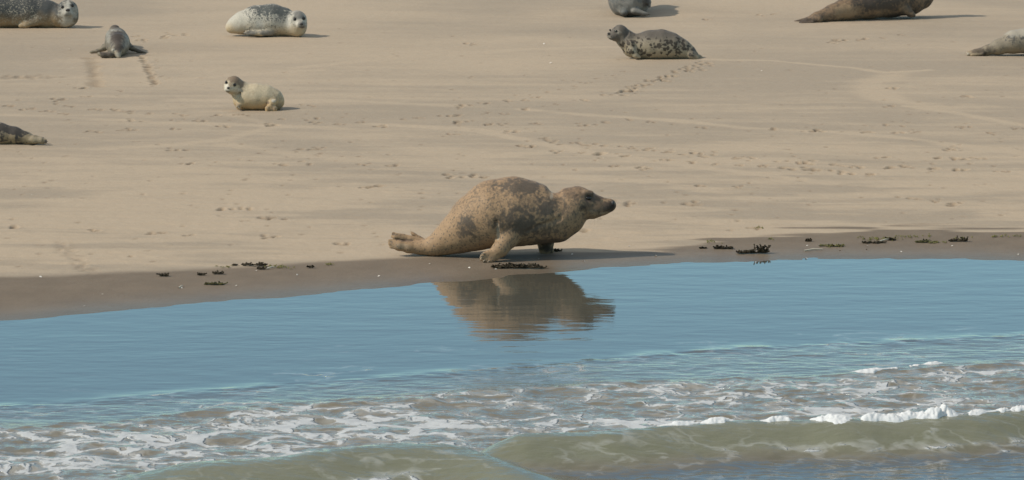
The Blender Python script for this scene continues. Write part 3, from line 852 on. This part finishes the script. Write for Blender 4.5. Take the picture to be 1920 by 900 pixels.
# ------------------------------------------------------------------ whitish speckled seal, top
def seal_white():
    s = Soft(500, 68)
    s.chain([(432, 52, 9), (440, 48, 15), (455, 43, 21), (480, 39, 28), (510, 38, 30), (530, 41, 26), (545, 47, 21)], 0.04)
    s.chain([(545, 48, 20, -0.05), (558, 52, 17, -0.10)], 0.03)
    s.chain([(557, 38, 18.5, -0.10), (558, 44, 18, -0.11)], 0.03)
    s.chain([(563, 45, 10, -0.20), (564, 44, 7, -0.235)], 0.03)
    s.chain([(560, 48, 5, -0.24)], 0.015); s.chain([(569, 48, 5, -0.24)], 0.015)
    s.chain([(553, 36, 2.6, -0.225)], 0.02, sub=True); s.chain([(570, 34, 2.6, -0.22)], 0.02, sub=True)
    s.chain([(537, 25, 2, -0.2), (537, 45, 2, -0.23), (550, 60, 2, -0.25)], 0.02, sub=True)
    s.chain([(508, 58, 9, -0.13), (490, 62, 5.5, -0.165), (474, 62, 4.5, -0.175)], 0.02)
    for (x, y) in [(458, 62), (461, 58.5), (466, 57), (463, 65)]:
        s.chain([(478, 62, 3.4, -0.175), (x, y, 1.7, -0.185)], 0.006)
    mat = fur('white_speckled_fur', (0.42, 0.39, 0.325), (0.080, 0.085, 0.080), 23, 0.60, 0.13, belly=(0.46, 0.365, 0.235), face=(0.17, 0.16, 0.145), pale=(0.60, 0.57, 0.50), dist=1.5)
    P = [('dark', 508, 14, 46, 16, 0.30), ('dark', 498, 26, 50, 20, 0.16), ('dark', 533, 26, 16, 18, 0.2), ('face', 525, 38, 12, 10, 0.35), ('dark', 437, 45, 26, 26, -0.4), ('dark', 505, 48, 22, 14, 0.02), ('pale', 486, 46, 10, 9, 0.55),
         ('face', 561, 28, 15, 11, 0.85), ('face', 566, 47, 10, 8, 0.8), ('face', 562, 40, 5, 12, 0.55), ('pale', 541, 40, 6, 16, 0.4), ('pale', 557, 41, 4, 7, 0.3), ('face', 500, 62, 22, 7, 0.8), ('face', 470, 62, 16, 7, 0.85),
         ('black', 553, 36, 4.6, 4.2, 0.85), ('black', 570, 34, 4.6, 4.2, 0.85), ('black', 567, 51, 5, 2, 0.6), ('dark', 555, 60, 20, 9, -0.6)]
    make_seal('harbour_seal', s, 0.0085, mat, 'plump whitish seal with dark speckles along its back, facing the camera', 'seal', GRP,
              P, eyes=[(553, 36, 3.1), (570, 34, 3.1)], nose=(565, 45.5, 3.2, 2.4), belly=(0.02, 0.22), dark0=0.42)

# ------------------------------------------------------------------ cream pup
def seal_cream():
    s = Soft(480, 206)
    s.chain([(455, 187, 18.5), (465, 182.5, 23), (480, 181, 24), (498, 183, 23), (513, 187, 19), (519, 192, 13.5)], 0.035)
    s.chain([(442, 162, 15, -0.02), (450, 169, 17.5), (459, 177, 20)], 0.03)
    s.chain([(437, 157, 15.5, -0.04), (434, 162, 14.5, -0.06)], 0.03)
    s.chain([(430, 166, 8.5, -0.12), (428, 166, 6, -0.145)], 0.025)
    s.chain([(424.5, 168, 4, -0.15)], 0.012); s.chain([(431, 169, 4, -0.155)], 0.012)
    s.chain([(424, 154.5, 2.2, -0.13)], 0.015, sub=True); s.chain([(440, 159, 2.4, -0.145)], 0.015, sub=True)
    s.chain([(458, 158, 1.2, -0.03), (450, 176, 1.8, -0.10), (443, 182, 1.5, -0.12)], 0.02, sub=True)
    # fore flipper tucked under the chest
    s.chain([(452, 194, 7, -0.08), (447, 199, 4.5, -0.105), (448, 203, 3.2, -0.11)], 0.02)
    # hind flippers folded towards the camera
    s.chain([(513, 189, 8, -0.08), (510, 193, 7, -0.115), (508, 199, 6, -0.13)], 0.02)
    s.chain([(511, 189.5, 3.8, -0.12), (515.5, 188.5, 3.2, -0.125)], 0.008)
    s.chain([(508, 198, 4.5, -0.13), (502, 203.5, 5, -0.145), (501, 209.5, 3.4, -0.15)], 0.007)
    s.chain([(510, 198, 4.5, -0.13), (515, 203.5, 5, -0.14), (516.5, 209.5, 3.4, -0.145)], 0.007)
    s.chain([(508, 202, 3, -0.145), (509, 209.5, 2.4, -0.155)], 0.005)
    for (x, y) in [(505.5, 206), (512, 206)]:
        s.chain([(x, y - 4, 0.8, -0.165), (x, y + 3, 0.9, -0.17)], 0.006, sub=True)
    mat = fur('cream_pup_fur', (0.43, 0.36, 0.25), (0.29, 0.235, 0.16), 9, 0.66, 0.2, belly=(0.42, 0.295, 0.155), face=(0.165, 0.118, 0.082), pale=(0.58, 0.54, 0.46))
    P = [('face', 441, 149, 20, 10, 0.9), ('face', 452, 158, 9, 10, 0.85), ('face', 432, 156, 4, 9, 0.55), ('pale', 425, 165, 6, 9, 0.7), ('pale', 443, 168, 10, 6, 0.3), ('dark', 447, 177, 12, 10, 0.3), ('dark', 520, 188, 16, 22, 0.3), ('dark', 470, 162, 20, 5, 0.15),  # dark on the rump paints in its shaded right side
         ('black', 424, 154.5, 3.6, 3.6, 0.85), ('black', 440, 159, 3.8, 3.8, 0.85), ('black', 428, 171.5, 4, 1.6, 0.6), ('face', 446, 198, 6, 6, 0.5), ('face', 507, 202, 5, 5, 0.4), ('face', 502, 193, 5, 4, 0.8), ('pale', 513, 189, 6, 4, 0.6), ('face', 509, 196, 4, 2.5, 0.8), ('face', 508, 203, 13, 11, 0.42), ('black', 508, 207, 2, 3, 0.5)]
    make_seal('seal_pup', s, 0.007, mat, 'small cream pup with a brown cap looking back at the camera', 'seal', GRP,
              P, eyes=[(424, 154.5, 2.7), (440, 159, 3.0)], nose=(428, 165, 2.9, 2.2), claws=[(446, 200, 443, 203), (448, 202, 447, 205), (450, 203, 451, 206)], belly=(0.03, 0.20), dark0=0.38, skin=0.003)

# ------------------------------------------------------------------ spotted seal
def seal_spotted():
    s = Soft(1230, 110)
    s.chain([(1183, 92, 15), (1196, 87, 22), (1218, 84, 26), (1240, 83, 27), (1258, 86, 24), (1278, 92, 18), (1292, 98, 12), (1302, 104, 8)], 0.04)
    s.chain([(1164, 64, 15), (1174, 74, 17), (1188, 86, 20)], 0.035)
    s.chain([(1162, 61, 15, -0.02), (1156, 64, 13, -0.03)], 0.03)
    s.chain([(1151, 67, 9, -0.05), (1144, 67, 6.0, -0.07)], 0.025)
    s.chain([(1147, 70, 5, -0.09)], 0.015)
    s.chain([(1155, 58.5, 2.4, -0.115)], 0.018, sub=True); s.chain([(1143, 56, 1.8, -0.10)], 0.012, sub=True)
    s.chain([(1181, 55, 1.4, -0.05), (1172, 72, 2, -0.13), (1164, 82, 2, -0.13)], 0.02, sub=True)
    s.chain([(1182, 84, 9, -0.13), (1184, 95, 7, -0.16), (1192, 104, 5, -0.165), (1199, 107, 3, -0.165)], 0.018)
    s.chain([(1284, 94, 10, -0.03), (1296, 103, 7.5, -0.07), (1306, 107.5, 4, -0.08)], 0.02)
    s.chain([(1300, 103, 6, 0.05), (1311, 107, 4, 0.06), (1318, 109, 2, 0.06)], 0.02)
    mat = fur('spotted_fur', (0.120, 0.104, 0.086), (0.205, 0.180, 0.145), 14, 0.62, 0.10, belly=(0.315, 0.262, 0.182), face=(0.085, 0.072, 0.06), pale=(0.42, 0.38, 0.31), spots=((0.030, 0.024, 0.02), 19, 0.46), contrast=0.7)
    P = [('face', 1170, 55, 14, 14, 0.7), ('face', 1152, 64, 10, 10, 0.35), ('face', 1215, 64, 60, 10, 0.35), ('pale', 1159, 60, 6.5, 5, 0.55), ('pale', 1144, 54, 4, 4, 0.5), ('black', 1155, 58.5, 3.4, 3.2, 0.9), ('black', 1143, 56, 2.4, 3, 0.9),
         ('pale', 1142, 70, 6, 3, 0.35), ('face', 1162, 78, 9, 8, 0.2), ('face', 1300, 100, 12, 10, 0.5), ('pale', 1190, 92, 4, 8, 0.45), ('spot', 1160, 62, 24, 18, -1.0), ('spot', 1230, 64, 60, 9, -0.6), ('spot', 1250, 84, 45, 9, 0.25)]
    make_seal('harbour_seal', s, 0.0075, mat, 'grey brown seal with black spots on its tan flank and raised head, facing left', 'seal', GRP,
              P, eyes=[(1155, 58.5, 2.7), (1143.5, 56, 2.0)], nose=(1141, 63, 2.4, 2.2), belly=(0.10, 0.30), dark0=0.36, spot_z=(0.02, 0.08))

# ------------------------------------------------------------------ dark seal cut by the top edge
def seal_round():
    s = Soft(1180, 30)
    s.chain([(1180, -3, 36, 0.0), (1180, -4, 39, 0.2), (1182, -10, 36, 0.5), (1184, -22, 26, 0.9), (1186, -42, 19, 1.15)], 0.05)
    s.chain([(1170, 16, 14, -0.12), (1170, 24, 7, -0.2)], 0.03)
    s.chain([(1210, -6, 7, -0.05), (1216, 4, 5, -0.10), (1218, 12, 2.5, -0.12)], 0.02)
    s.chain([(1190, 20, 8, -0.2), (1208, 26, 4, -0.22), (1217, 26.5, 2, -0.22)], 0.02)
    s.chain([(1186, -44, 16, 1.2), (1186, -42, 8, 1.4)], 0.03)
    mat = fur('slate_fur', (0.120, 0.122, 0.115), (0.205, 0.19, 0.165), 7, 0.55, 0.12, belly=(0.085, 0.075, 0.06), face=(0.06, 0.052, 0.045), pale=(0.36, 0.34, 0.31), contrast=0.8)
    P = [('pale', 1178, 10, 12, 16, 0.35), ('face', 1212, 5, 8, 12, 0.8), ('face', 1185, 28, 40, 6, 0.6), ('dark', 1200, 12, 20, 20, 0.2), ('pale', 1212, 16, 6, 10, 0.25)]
    make_seal('harbour_seal', s, 0.009, mat, 'rounded slate grey seal seen from behind with a small flipper sticking out on its right', 'seal', GRP, P, belly=(0.0, 0.10), dark0=0.45)

# ------------------------------------------------------------------ brown seal, top right
def seal_brown():
    s = Soft(1560, 42)
    s.chain([(1508, 40, 5, 0.0), (1530, 34, 10, 0.05), (1560, 25, 16, 0.15), (1592, 15, 23, 0.3), (1630, 6, 29, 0.45), (1670, 0, 32, 0.6), (1705, -2, 30, 0.72), (1725, -8, 25, 0.8), (1742, -26, 20, 0.85)], 0.04)
    s.chain([(1742, -30, 19, 0.85), (1760, -34, 14, 0.8), (1770, -32, 9, 0.78)], 0.03)
    s.chain([(1535, 36, 8, -0.02), (1512, 40, 5.0, -0.06), (1500, 42.5, 2.6, -0.08)], 0.02)
    s.chain([(1530, 33, 7, 0.08), (1505, 38.5, 4, 0.12), (1490, 41, 2.6, 0.12)], 0.02)
    s.chain([(1524, 42, 3, -0.10), (1502, 43.5, 2.0, -0.10)], 0.01)
    s.chain([(1695, 16, 12, 0.50), (1708, 26, 6, 0.48), (1714, 29, 3, 0.48)], 0.03)
    s.chain([(1545, 34, 1.3, -0.06), (1560, 32, 2, -0.05), (1580, 30, 2, 0.0)], 0.02, sub=True)
    mat = fur('brown_seal_fur', (0.19, 0.128, 0.078), (0.058, 0.048, 0.040), 11, 0.52, 0.2, belly=(0.19, 0.14, 0.09), face=(0.060, 0.045, 0.036), pale=(0.27, 0.19, 0.115), contrast=0.9)
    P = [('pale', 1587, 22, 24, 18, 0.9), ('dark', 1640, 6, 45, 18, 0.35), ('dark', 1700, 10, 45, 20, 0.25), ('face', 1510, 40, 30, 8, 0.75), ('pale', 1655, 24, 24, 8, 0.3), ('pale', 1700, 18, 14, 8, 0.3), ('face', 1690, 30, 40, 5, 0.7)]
    make_seal('harbour_seal', s, 0.009, mat, 'dark brown seal lying stretched out with its tail pointing left, at the top right', 'seal', GRP, P, belly=(0.0, 0.12), dark0=0.45)

# ------------------------------------------------------------------ pale seal entering at the right edge
def seal_right():
    s = Soft(1860, 105)
    s.chain([(1832, 99, 5), (1850, 94, 9), (1872, 88, 14), (1900, 79, 21, 0.03), (1940, 74, 26, 0.06), (1990, 70, 29, 0.1), (2040, 72, 27, 0.14), (2075, 70, 21, 0.16)], 0.035)
    s.chain([(2075, 64, 18, 0.16), (2095, 62, 15, 0.14), (2108, 66, 9, 0.12)], 0.03)
    s.chain([(1850, 95, 8, -0.03), (1830, 99, 5.5, -0.06), (1815, 102, 3.0, -0.07)], 0.02)
    s.chain([(1848, 93, 7, 0.06), (1828, 97, 4.5, 0.08), (1814, 99.5, 2.6, 0.08)], 0.015)
    s.chain([(1843, 101, 3, -0.09), (1822, 103.5, 2, -0.10)], 0.01)
    s.chain([(2030, 92, 11, -0.1), (2010, 101, 6, -0.16)], 0.03)
    mat = fur('pale_seal_fur', (0.225, 0.190, 0.140), (0.09, 0.082, 0.072), 14, 0.66, 0.08, belly=(0.27, 0.205, 0.13), face=(0.085, 0.066, 0.05), pale=(0.42, 0.385, 0.32))
    P = [('face', 1838, 95, 20, 11, 0.8), ('pale', 1813, 101, 5, 4, 0.5), ('face', 1858, 92, 12, 9, 0.45), ('pale', 1905, 60, 50, 10, 0.5), ('dark', 1900, 72, 30, 10, 0.25), ('black', 1852, 99, 8, 3, 0.5)]
    make_seal('harbour_seal', s, 0.008, mat, 'pale seal cut off by the right edge with dark hind flippers stretched left', 'seal', GRP, P, belly=(0.0, 0.16), dark0=0.42)

# ------------------------------------------------------------------ mottled seal entering at the left edge
def seal_left():
    s = Soft(30, 271)
    s.chain([(60, 262, 9), (48, 259, 12), (28, 255, 16), (0, 251, 20), (-40, 246, 25), (-90, 242, 29), (-140, 244, 28), (-175, 244, 22)], 0.035)
    s.chain([(-175, 240, 20), (-196, 238, 17), (-210, 242, 10)], 0.03)
    s.chain([(50, 261, 9, -0.02), (64, 262, 7.5, -0.04), (78, 263, 5.5, -0.05), (84, 264, 3.5, -0.05)], 0.015)
    s.chain([(48, 259, 8, 0.05), (66, 259, 5.5, 0.06), (80, 260, 3.5, 0.06)], 0.012)
    for (x, y) in [(86, 261.5), (87, 265), (86, 268), (80, 269)]:
        s.chain([(72, 263, 5, -0.05), (x, y, 2, -0.06)], 0.006)
    s.chain([(40, 264, 1.5, -0.10), (60, 266, 1.5, -0.10), (74, 265.5, 1.2, -0.09)], 0.01, sub=True)
    mat = fur('tail_seal_fur', (0.225, 0.185, 0.130), (0.060, 0.052, 0.045), 12, 0.56, 0.08, belly=(0.255, 0.195, 0.115), face=(0.10, 0.08, 0.06), pale=(0.34, 0.29, 0.215))
    P = [('dark', 20, 240, 40, 12, 0.35), ('dark', 40, 250, 16, 7, 0.35), ('pale', 70, 262, 22, 9, 0.45), ('dark', 65, 262, 26, 10, -0.4), ('black', 80, 262, 3, 5, 0.3), ('face', 40, 263, 12, 5, 0.4)]
    make_seal('harbour_seal', s, 0.007, mat, 'mottled seal cut off by the left edge with tan hind flippers pointing right', 'seal', GRP, P, belly=(0.02, 0.16), dark0=0.46, claw_mat=DARKCLAW,
              claws=[(86, 263, 90, 266), (86, 267, 89, 269)])

# ------------------------------------------------------------------ pup crawling away
def seal_back():
    s = Soft(220, 106)
    s.chain([(221, 93, 13, 0.0), (221, 85, 21, 0.2), (220, 79, 22.5, 0.42), (218, 72, 20, 0.66), (216, 62, 11, 0.9)], 0.03)
    s.chain([(215.5, 57, 10.5, 1.0), (215, 57, 9.5, 1.15), (215, 60, 5.5, 1.3)], 0.025)
    s.chain([(204, 84, 9, 0.45), (194, 91, 6, 0.42), (184, 95.5, 4.5, 0.40), (171, 97.5, 3.5, 0.40)], 0.02, (0, 0.4, 1), 1.3)
    s.chain([(193, 84, 2, 0.44), (192, 92, 4, 0.42)], 0.015)
    s.chain([(238, 84, 9, 0.45), (248, 91, 6, 0.42), (260, 96, 4.0, 0.40), (273, 99, 2.5, 0.40)], 0.02, (0, 0.4, 1), 1.3)
    s.chain([(218, 98, 8, -0.05), (206, 103, 6, -0.12), (194, 103.5, 5, -0.14), (186, 101, 4, -0.14)], 0.02)
    s.chain([(222, 97, 7, -0.05), (221, 102, 5.5, -0.12), (223, 106, 4, -0.14)], 0.015)
    s.chain([(214, 95, 5, -0.08)], 0.012)
    s.chain([(214, 95, 2.2, -0.115)], 0.006, sub=True)
    mat = fur('crawling_pup_fur', (0.150, 0.130, 0.10), (0.070, 0.062, 0.055), 10, 0.60, 0.10, belly=(0.27, 0.23, 0.165), face=(0.066, 0.052, 0.044), pale=(0.42, 0.40, 0.345))
    P = [('face', 220, 70, 15, 17, 0.95), ('black', 221, 68, 10, 11, 0.3), ('face', 216, 49, 12, 5, 0.75), ('pale', 217, 57, 13, 3.5, 0.55), ('pale', 203, 68, 6, 14, 0.3), ('pale', 238, 75, 6, 16, 0.35), ('face', 222, 86, 10, 12, 0.85), ('face', 200, 102, 18, 7, 0.85), ('pale', 214, 93.5, 5, 3, 0.5),
         ('pale', 221, 103, 6, 6, 0.35), ('face', 258, 96, 20, 8, 0.65), ('face', 180, 96, 16, 6, 0.35)]
    make_seal('seal_pup', s, 0.0075, mat, 'small grey pup seen from behind crawling away with both fore flippers spread', 'seal', GRP, P, belly=(0.0, 0.14), dark0=0.42, skin=0.003)

for f_ in (seal_top_left, seal_white, seal_cream, seal_spotted, seal_round, seal_brown, seal_right, seal_left, seal_back):
    f_()

# ------------------------------------------------------------------ seaweed, shells and other wrack
WEED = plain('dark_wrack', (0.042, 0.032, 0.018), 0.65, 0.2, 0.5)
OLIVE_WEED = plain('olive_wrack', (0.085, 0.075, 0.018), 0.45, 0.5, 0.4)
GREEN_WEED = plain('green_weed', (0.135, 0.125, 0.025), 0.5, 0.4, 0.4)
SHELL = plain('shell_white', (0.66, 0.61, 0.54), 0.5, 0.4, 0.12, 60)
STRAW = plain('bleached_straw', (0.50, 0.45, 0.36), 0.7, 0.3, 0.15)
WGRP = 'seaweed clumps along the wrack line'

def weed(px, py, wpx, hpx, mat, label, seed, n=None, lean=0.0):
    R = random.Random(seed)
    g = ground(px, py)
    sc = g[1] / F_PX
    W = wpx * sc; H = hpx * sc * 0.72
    m = MB()
    n = n or int(12 + wpx * 0.5)
    m.tube([(W * (q / 8 - .5), 0.012 * math.sin(q * 2.1 + seed), .006) for q in range(9)], [.004] + [.010] * 7 + [.004], 5, .6)
    for i in range(n):
        x0 = R.uniform(-.5, .5) * W; y0 = R.gauss(0, 0.05) * min(W, 0.25)
        hh = H * (1 - abs(x0 / W + lean) * 1.1) * R.uniform(.25, 1.0)
        L = R.uniform(.12, .30) * W + 0.02
        a = R.uniform(-.9, .9) + (math.pi if R.random() < .5 else 0)
        pts = []; rad = []
        for k in range(6):
            t = k / 5
            pts.append((x0 + math.cos(a) * L * t * .7 + R.gauss(0, .004), y0 + math.sin(a) * L * t * .5 + R.gauss(0, .004), max(.003, hh * math.sin(min(1, t * 1.3) * math.pi * R.uniform(.5, .95)) + R.uniform(0, .006))))
            rad.append((0.011 if wpx > 40 else 0.008) * (1 - 0.6 * t) * R.uniform(.7, 1.3))
        pts[0] = (pts[0][0], 0.012 * math.sin((x0 / W + .5) * 16.8 + seed), .006)
        pts = [(min(max(p[0], -W * .52), W * .52), p[1], p[2]) for p in pts]
        m.tube(pts, rad, 5, 0.45)
        if R.random() < .6:                                              # a bladder-tipped side branch standing up
            q = pts[R.randint(1, 4)]
            tip = (q[0] + R.gauss(0, .012), q[1] + R.gauss(0, .01), q[2] + hh * R.uniform(.2, .5) + .004)
            m.tube([q, ((q[0] + tip[0]) / 2 + .003, q[1], (q[2] + tip[2]) / 2), tip], [.004, .005, .007], 5)
    o = link('seaweed_clump', m.mesh('seaweed_clump'), mat, None, g + np.array([0, 0, 0.002]))
    tag(o, label, 'seaweed', WGRP)

weed(973, 503, 100, 13, WEED, 'long feathery dark seaweed strip just below the fore flipper of the big seal', 1, 70)
weed(1411, 475, 56, 19, WEED, 'largest heaped dark seaweed clump, with a raised tuft, right of the big seal', 2, 60, -0.3)
weed(1356, 467, 36, 9, WEED, 'arched brown seaweed clump left of the largest heap with the raised tuft', 3, 26)
weed(1557, 462, 44, 4, OLIVE_WEED, 'thin olive seaweed strand lying flat above the bleached stick', 4, 20)
weed(1516, 453, 12, 7, WEED, 'tiny round dark seaweed tuft above and left of the olive strand', 5, 14)
weed(1638, 456, 42, 5, WEED, 'flat dark seaweed crossed by a bleached straw, with the green scraps', 6, 22)
weed(1672, 451, 16, 9, WEED, 'small upright dark tuft at the right end of the bleached straw', 12, 14)
weed(1738, 455, 42, 6, OLIVE_WEED, 'flat brown and olive seaweed, second clump from the right edge', 7, 24)
weed(1796, 453, 34, 9, WEED, 'dark seaweed clump with green tips, nearest to the right edge', 8, 30, -0.2)
weed(1318, 466, 14, 3, WEED, 'small flat dark scrap left of the arched seaweed clump', 13, 10)
weed(308, 518, 16, 6, WEED, 'small squarish dark seaweed knot, leftmost on the wet sand', 9, 20)
weed(378, 516, 14, 4, WEED, 'slanting dark seaweed scrap beside the squarish knot', 10, 10)
weed(409, 514, 18, 6, WEED, 'small humped dark seaweed scrap above the long olive strip', 14, 16)
weed(404, 534, 36, 5, OLIVE_WEED, 'long dark olive seaweed strip lowest on the left wet sand', 11, 30)
weed(470, 498, 34, 6, WEED, 'stringy dark seaweed along the left dry edge', 15, 22)
weed(492, 499, 14, 10, WEED, 'upright tuft at the right end of the stringy dark seaweed', 16, 16)
weed(490, 505, 14, 5, WEED, 'low dark clump just under the upright tuft', 17, 14)
weed(583, 502, 12, 4, WEED, 'small dark scrap beside a white shell chip left of the big seal', 18, 10)
weed(441, 498, 10, 3, WEED, 'left end scrap of the stringy seaweed line', 19, 8)
weed(1042, 472, 20, 6, WEED, 'sprig of dark seaweed behind the far flipper of the big seal', 20, 16)

def litter():
    R = random.Random(9)
    m = MB()
    spots = [(420, 501, 16), (530, 502, 24), (620, 497, 14), (505, 500, 20), (1650, 448, 40), (1640, 450, 30), (1700, 445, 24), (1740, 443, 10), (1800, 448, 18), (1870, 444, 24), (1912, 443, 14), (1445, 449, 8), (1330, 454, 14), (1560, 462, 20), (1424, 429, 10), (1760, 456, 20)]
    for (px, py, sp) in spots:
        for _ in range(int(sp * .8)):
            g = ground(px + R.gauss(0, sp * .5), py + R.gauss(0, 1.4))
            a = R.uniform(0, 6.28); L = R.uniform(.01, .03)
            m.tube([g + (0, 0, .004), g + (math.cos(a) * L * .5, math.sin(a) * L * .5, R.uniform(.006, .016)), g + (math.cos(a) * L, math.sin(a) * L, .005)], [.004, .006, .003], 5, .4)
    o = link('weed_litter', m.mesh('weed_litter'), GREEN_WEED)
    tag(o, 'yellow green crumbs of weed scattered along the wrack line', 'seaweed', None, 'stuff')
litter()

def shell_mesh():
    V = []; F = []
    nu, nv = 14, 5
    for j in range(nv + 1):
        t = j / nv
        for i in range(nu + 1):
            a = math.pi * (-0.55 + 1.1 * i / nu)
            rib = 1 + 0.06 * (i % 2) * t
            r = t * rib
            V.append((math.sin(a) * r * .9, math.cos(a) * r - 0.35, 0.42 * math.sin(min(1, (1 - t) * 1.1) * math.pi / 2) + 0.02))
    for j in range(nv):
        for i in range(nu):
            b = j * (nu + 1) + i
            F.append((b, b + nu + 1, b + nu + 2, b + 1))
    return mesh_from('shell', np.array(V), np.array(F))
SH = shell_mesh(); SH.materials.append(SHELL)
Rs = random.Random(21)
SHELLS = [(192, 552), (158, 574), (340, 540), (443, 536), (557, 515), (76, 519), (710, 518), (480, 508), (930, 505), (1010, 486), (1095, 490), (1073, 477), (1417, 492), (1512, 485), (1513, 461), (1575, 470), (1690, 472), (1786, 461), (1625, 468),
          (1910, 477), (1626, 461), (1180, 462), (806, 495), (880, 502), (1230, 480), (131, 93), (1428, 133), (1755, 107), (541, 2), (1020, 82), (1033, 118), (59, 366)]
for i, (px, py) in enumerate(SHELLS):
    g = ground(px, py)
    o = bpy.data.objects.new('shell', SH); C.objects.link(o)
    r = Rs.uniform(.010, .017) * (1.3 if py < 150 else 1.0)
    o.location = g + (0, 0, 0.001); o.scale = (r, r, r); o.rotation_euler = (Rs.uniform(-.3, .6), Rs.uniform(-.3, .3), Rs.uniform(0, 6.28))
    tag(o, 'tiny white shell lying on the sand', 'shell', 'white shells strewn over the sand')

def stick(px0, py0, px1, py1, r, label):
    a = ground(px0, py0); b = ground(px1, py1)
    m = MB(); c = (a + b) / 2
    pts = [a - c + (0, 0, .006), (0.004, 0.01, .014), b - c + (0, 0, .01)]
    m.tube(pts, [r, r * 1.1, r * .7], 6)
    tag(link('straw', m.mesh('straw'), STRAW, None, c), label, 'straw', None)
stick(1508, 471, 1542, 469, .006, 'thin bleached straw lying alone below the olive strand')
stick(1648, 454, 1672, 450, .006, 'slanted bleached straw lying across the flat dark seaweed')
stick(500, 505, 516, 503, .006, 'short bleached straw among the seaweed at the left dry edge')
stick(335, 541, 343, 538, .005, 'short curved pale straw below the squarish seaweed knot')

# ------------------------------------------------------------------ crest foam : a ragged ridge of froth riding on the breaking wave
def crest_foam():
    FOAM = plain('white_foam', (0.62, 0.63, 0.63), 0.9, 0.15, 0.06, 40)
    V = []; Q = []; off = 0
    segs = [('B', 836, 880, 5), ('B', 1290, 1370, 4), ('B', 1400, 1480, 5), ('B', 1205, 1306, 8), ('B', 1490, 1585, 6), ('B', 1580, 1670, 9), ('B', 1620, 1790, 10), ('B', 1775, 1870, 8), ('B', 1860, 1990, 7),
            ('F', 1560, 1700, 3), ('F', 1690, 1800, 6)]
    for kind, x0, x1, hp in segs:
        fn = crestB_y if kind == 'B' else (foam_y if kind == 'F' else crestA_y)
        D = {'B': 28.3, 'F': 30.2, 'A': 27.6}[kind]
        xa, xb = (x0 - 960) / F_PX * D, (x1 - 960) / F_PX * D
        us = np.arange(xa, xb, 0.0065); vs = np.arange(-0.13, 0.20, 0.008)
        U, W = np.meshgrid(us, vs, indexing='ij')
        Y = fn(U) + W
        t = (U - xa) / (xb - xa)
        env = np.sin(np.pi * np.clip(t, 0, 1)) ** .6
        cen = 0.03 + 0.10 * (fbm2(U * 5, U * 0 + x0, 3, 201) - .5)
        wid = 0.035 + 0.11 * fbm2(U * 4, U * 0 + x0 + 7, 3, 202)
        m = env * np.exp(-((W - cen) / wid) ** 2)
        m = m * sstep(0.22, 0.55, m + 0.95 * (fbm2(U * 14, Y * 14, 3, 203) - .5))
        bil = 1 - np.abs(2 * fbm2(U * 11, Y * 13, 2, 204) - 1)
        bil2 = 1 - np.abs(2 * fbm2(U * 34, Y * 36, 3, 205) - 1)
        H = hp / F_PX * D * (0.25 + 1.5 * np.clip(fbm2(U * 6, U * 0 + 3, 3, 206) * 1.6 - .35, 0, 1))
        if kind == 'B': z0 = crestB_h(U) * np.where(W < 0, np.exp(-(W / .36) ** 2), np.exp(-(W / .14) ** 2) * .6 + .4 * np.exp(-(W / .3) ** 2))
        elif kind == 'A': z0 = crestA_h(U) * np.where(W < 0, np.exp(-(W / .46) ** 2), np.exp(-(W / .16) ** 2))
        else: z0 = 0.028 * (1 - sstep(-0.02, .12, W))
        Z = z0 + m * H * (0.15 + 0.50 * bil + 0.95 * bil2) - 0.012 + 0.02 * m
        nx, ny = U.shape
        ids = np.arange(nx * ny).reshape(nx, ny)
        q = np.stack([ids[:-1, :-1], ids[1:, :-1], ids[1:, 1:], ids[:-1, 1:]], -1).reshape(-1, 4)
        mm = m.ravel()
        q = q[(mm[q] > 0.10).any(1)]
        V.append(np.stack([U, Y, Z], -1).reshape(-1, 3)); Q.append(q + off); off += nx * ny
    V = np.concatenate(V); Q = np.concatenate(Q)
    used = np.unique(Q); mp = np.full(len(V), -1); mp[used] = np.arange(len(used))
    o = link('crest_foam', mesh_from('crest_foam', V[used], mp[Q]), FOAM)
    tag(o, 'ragged white foam tumbling along the crest of the breaking wave', 'foam', None, 'stuff')
crest_foam()
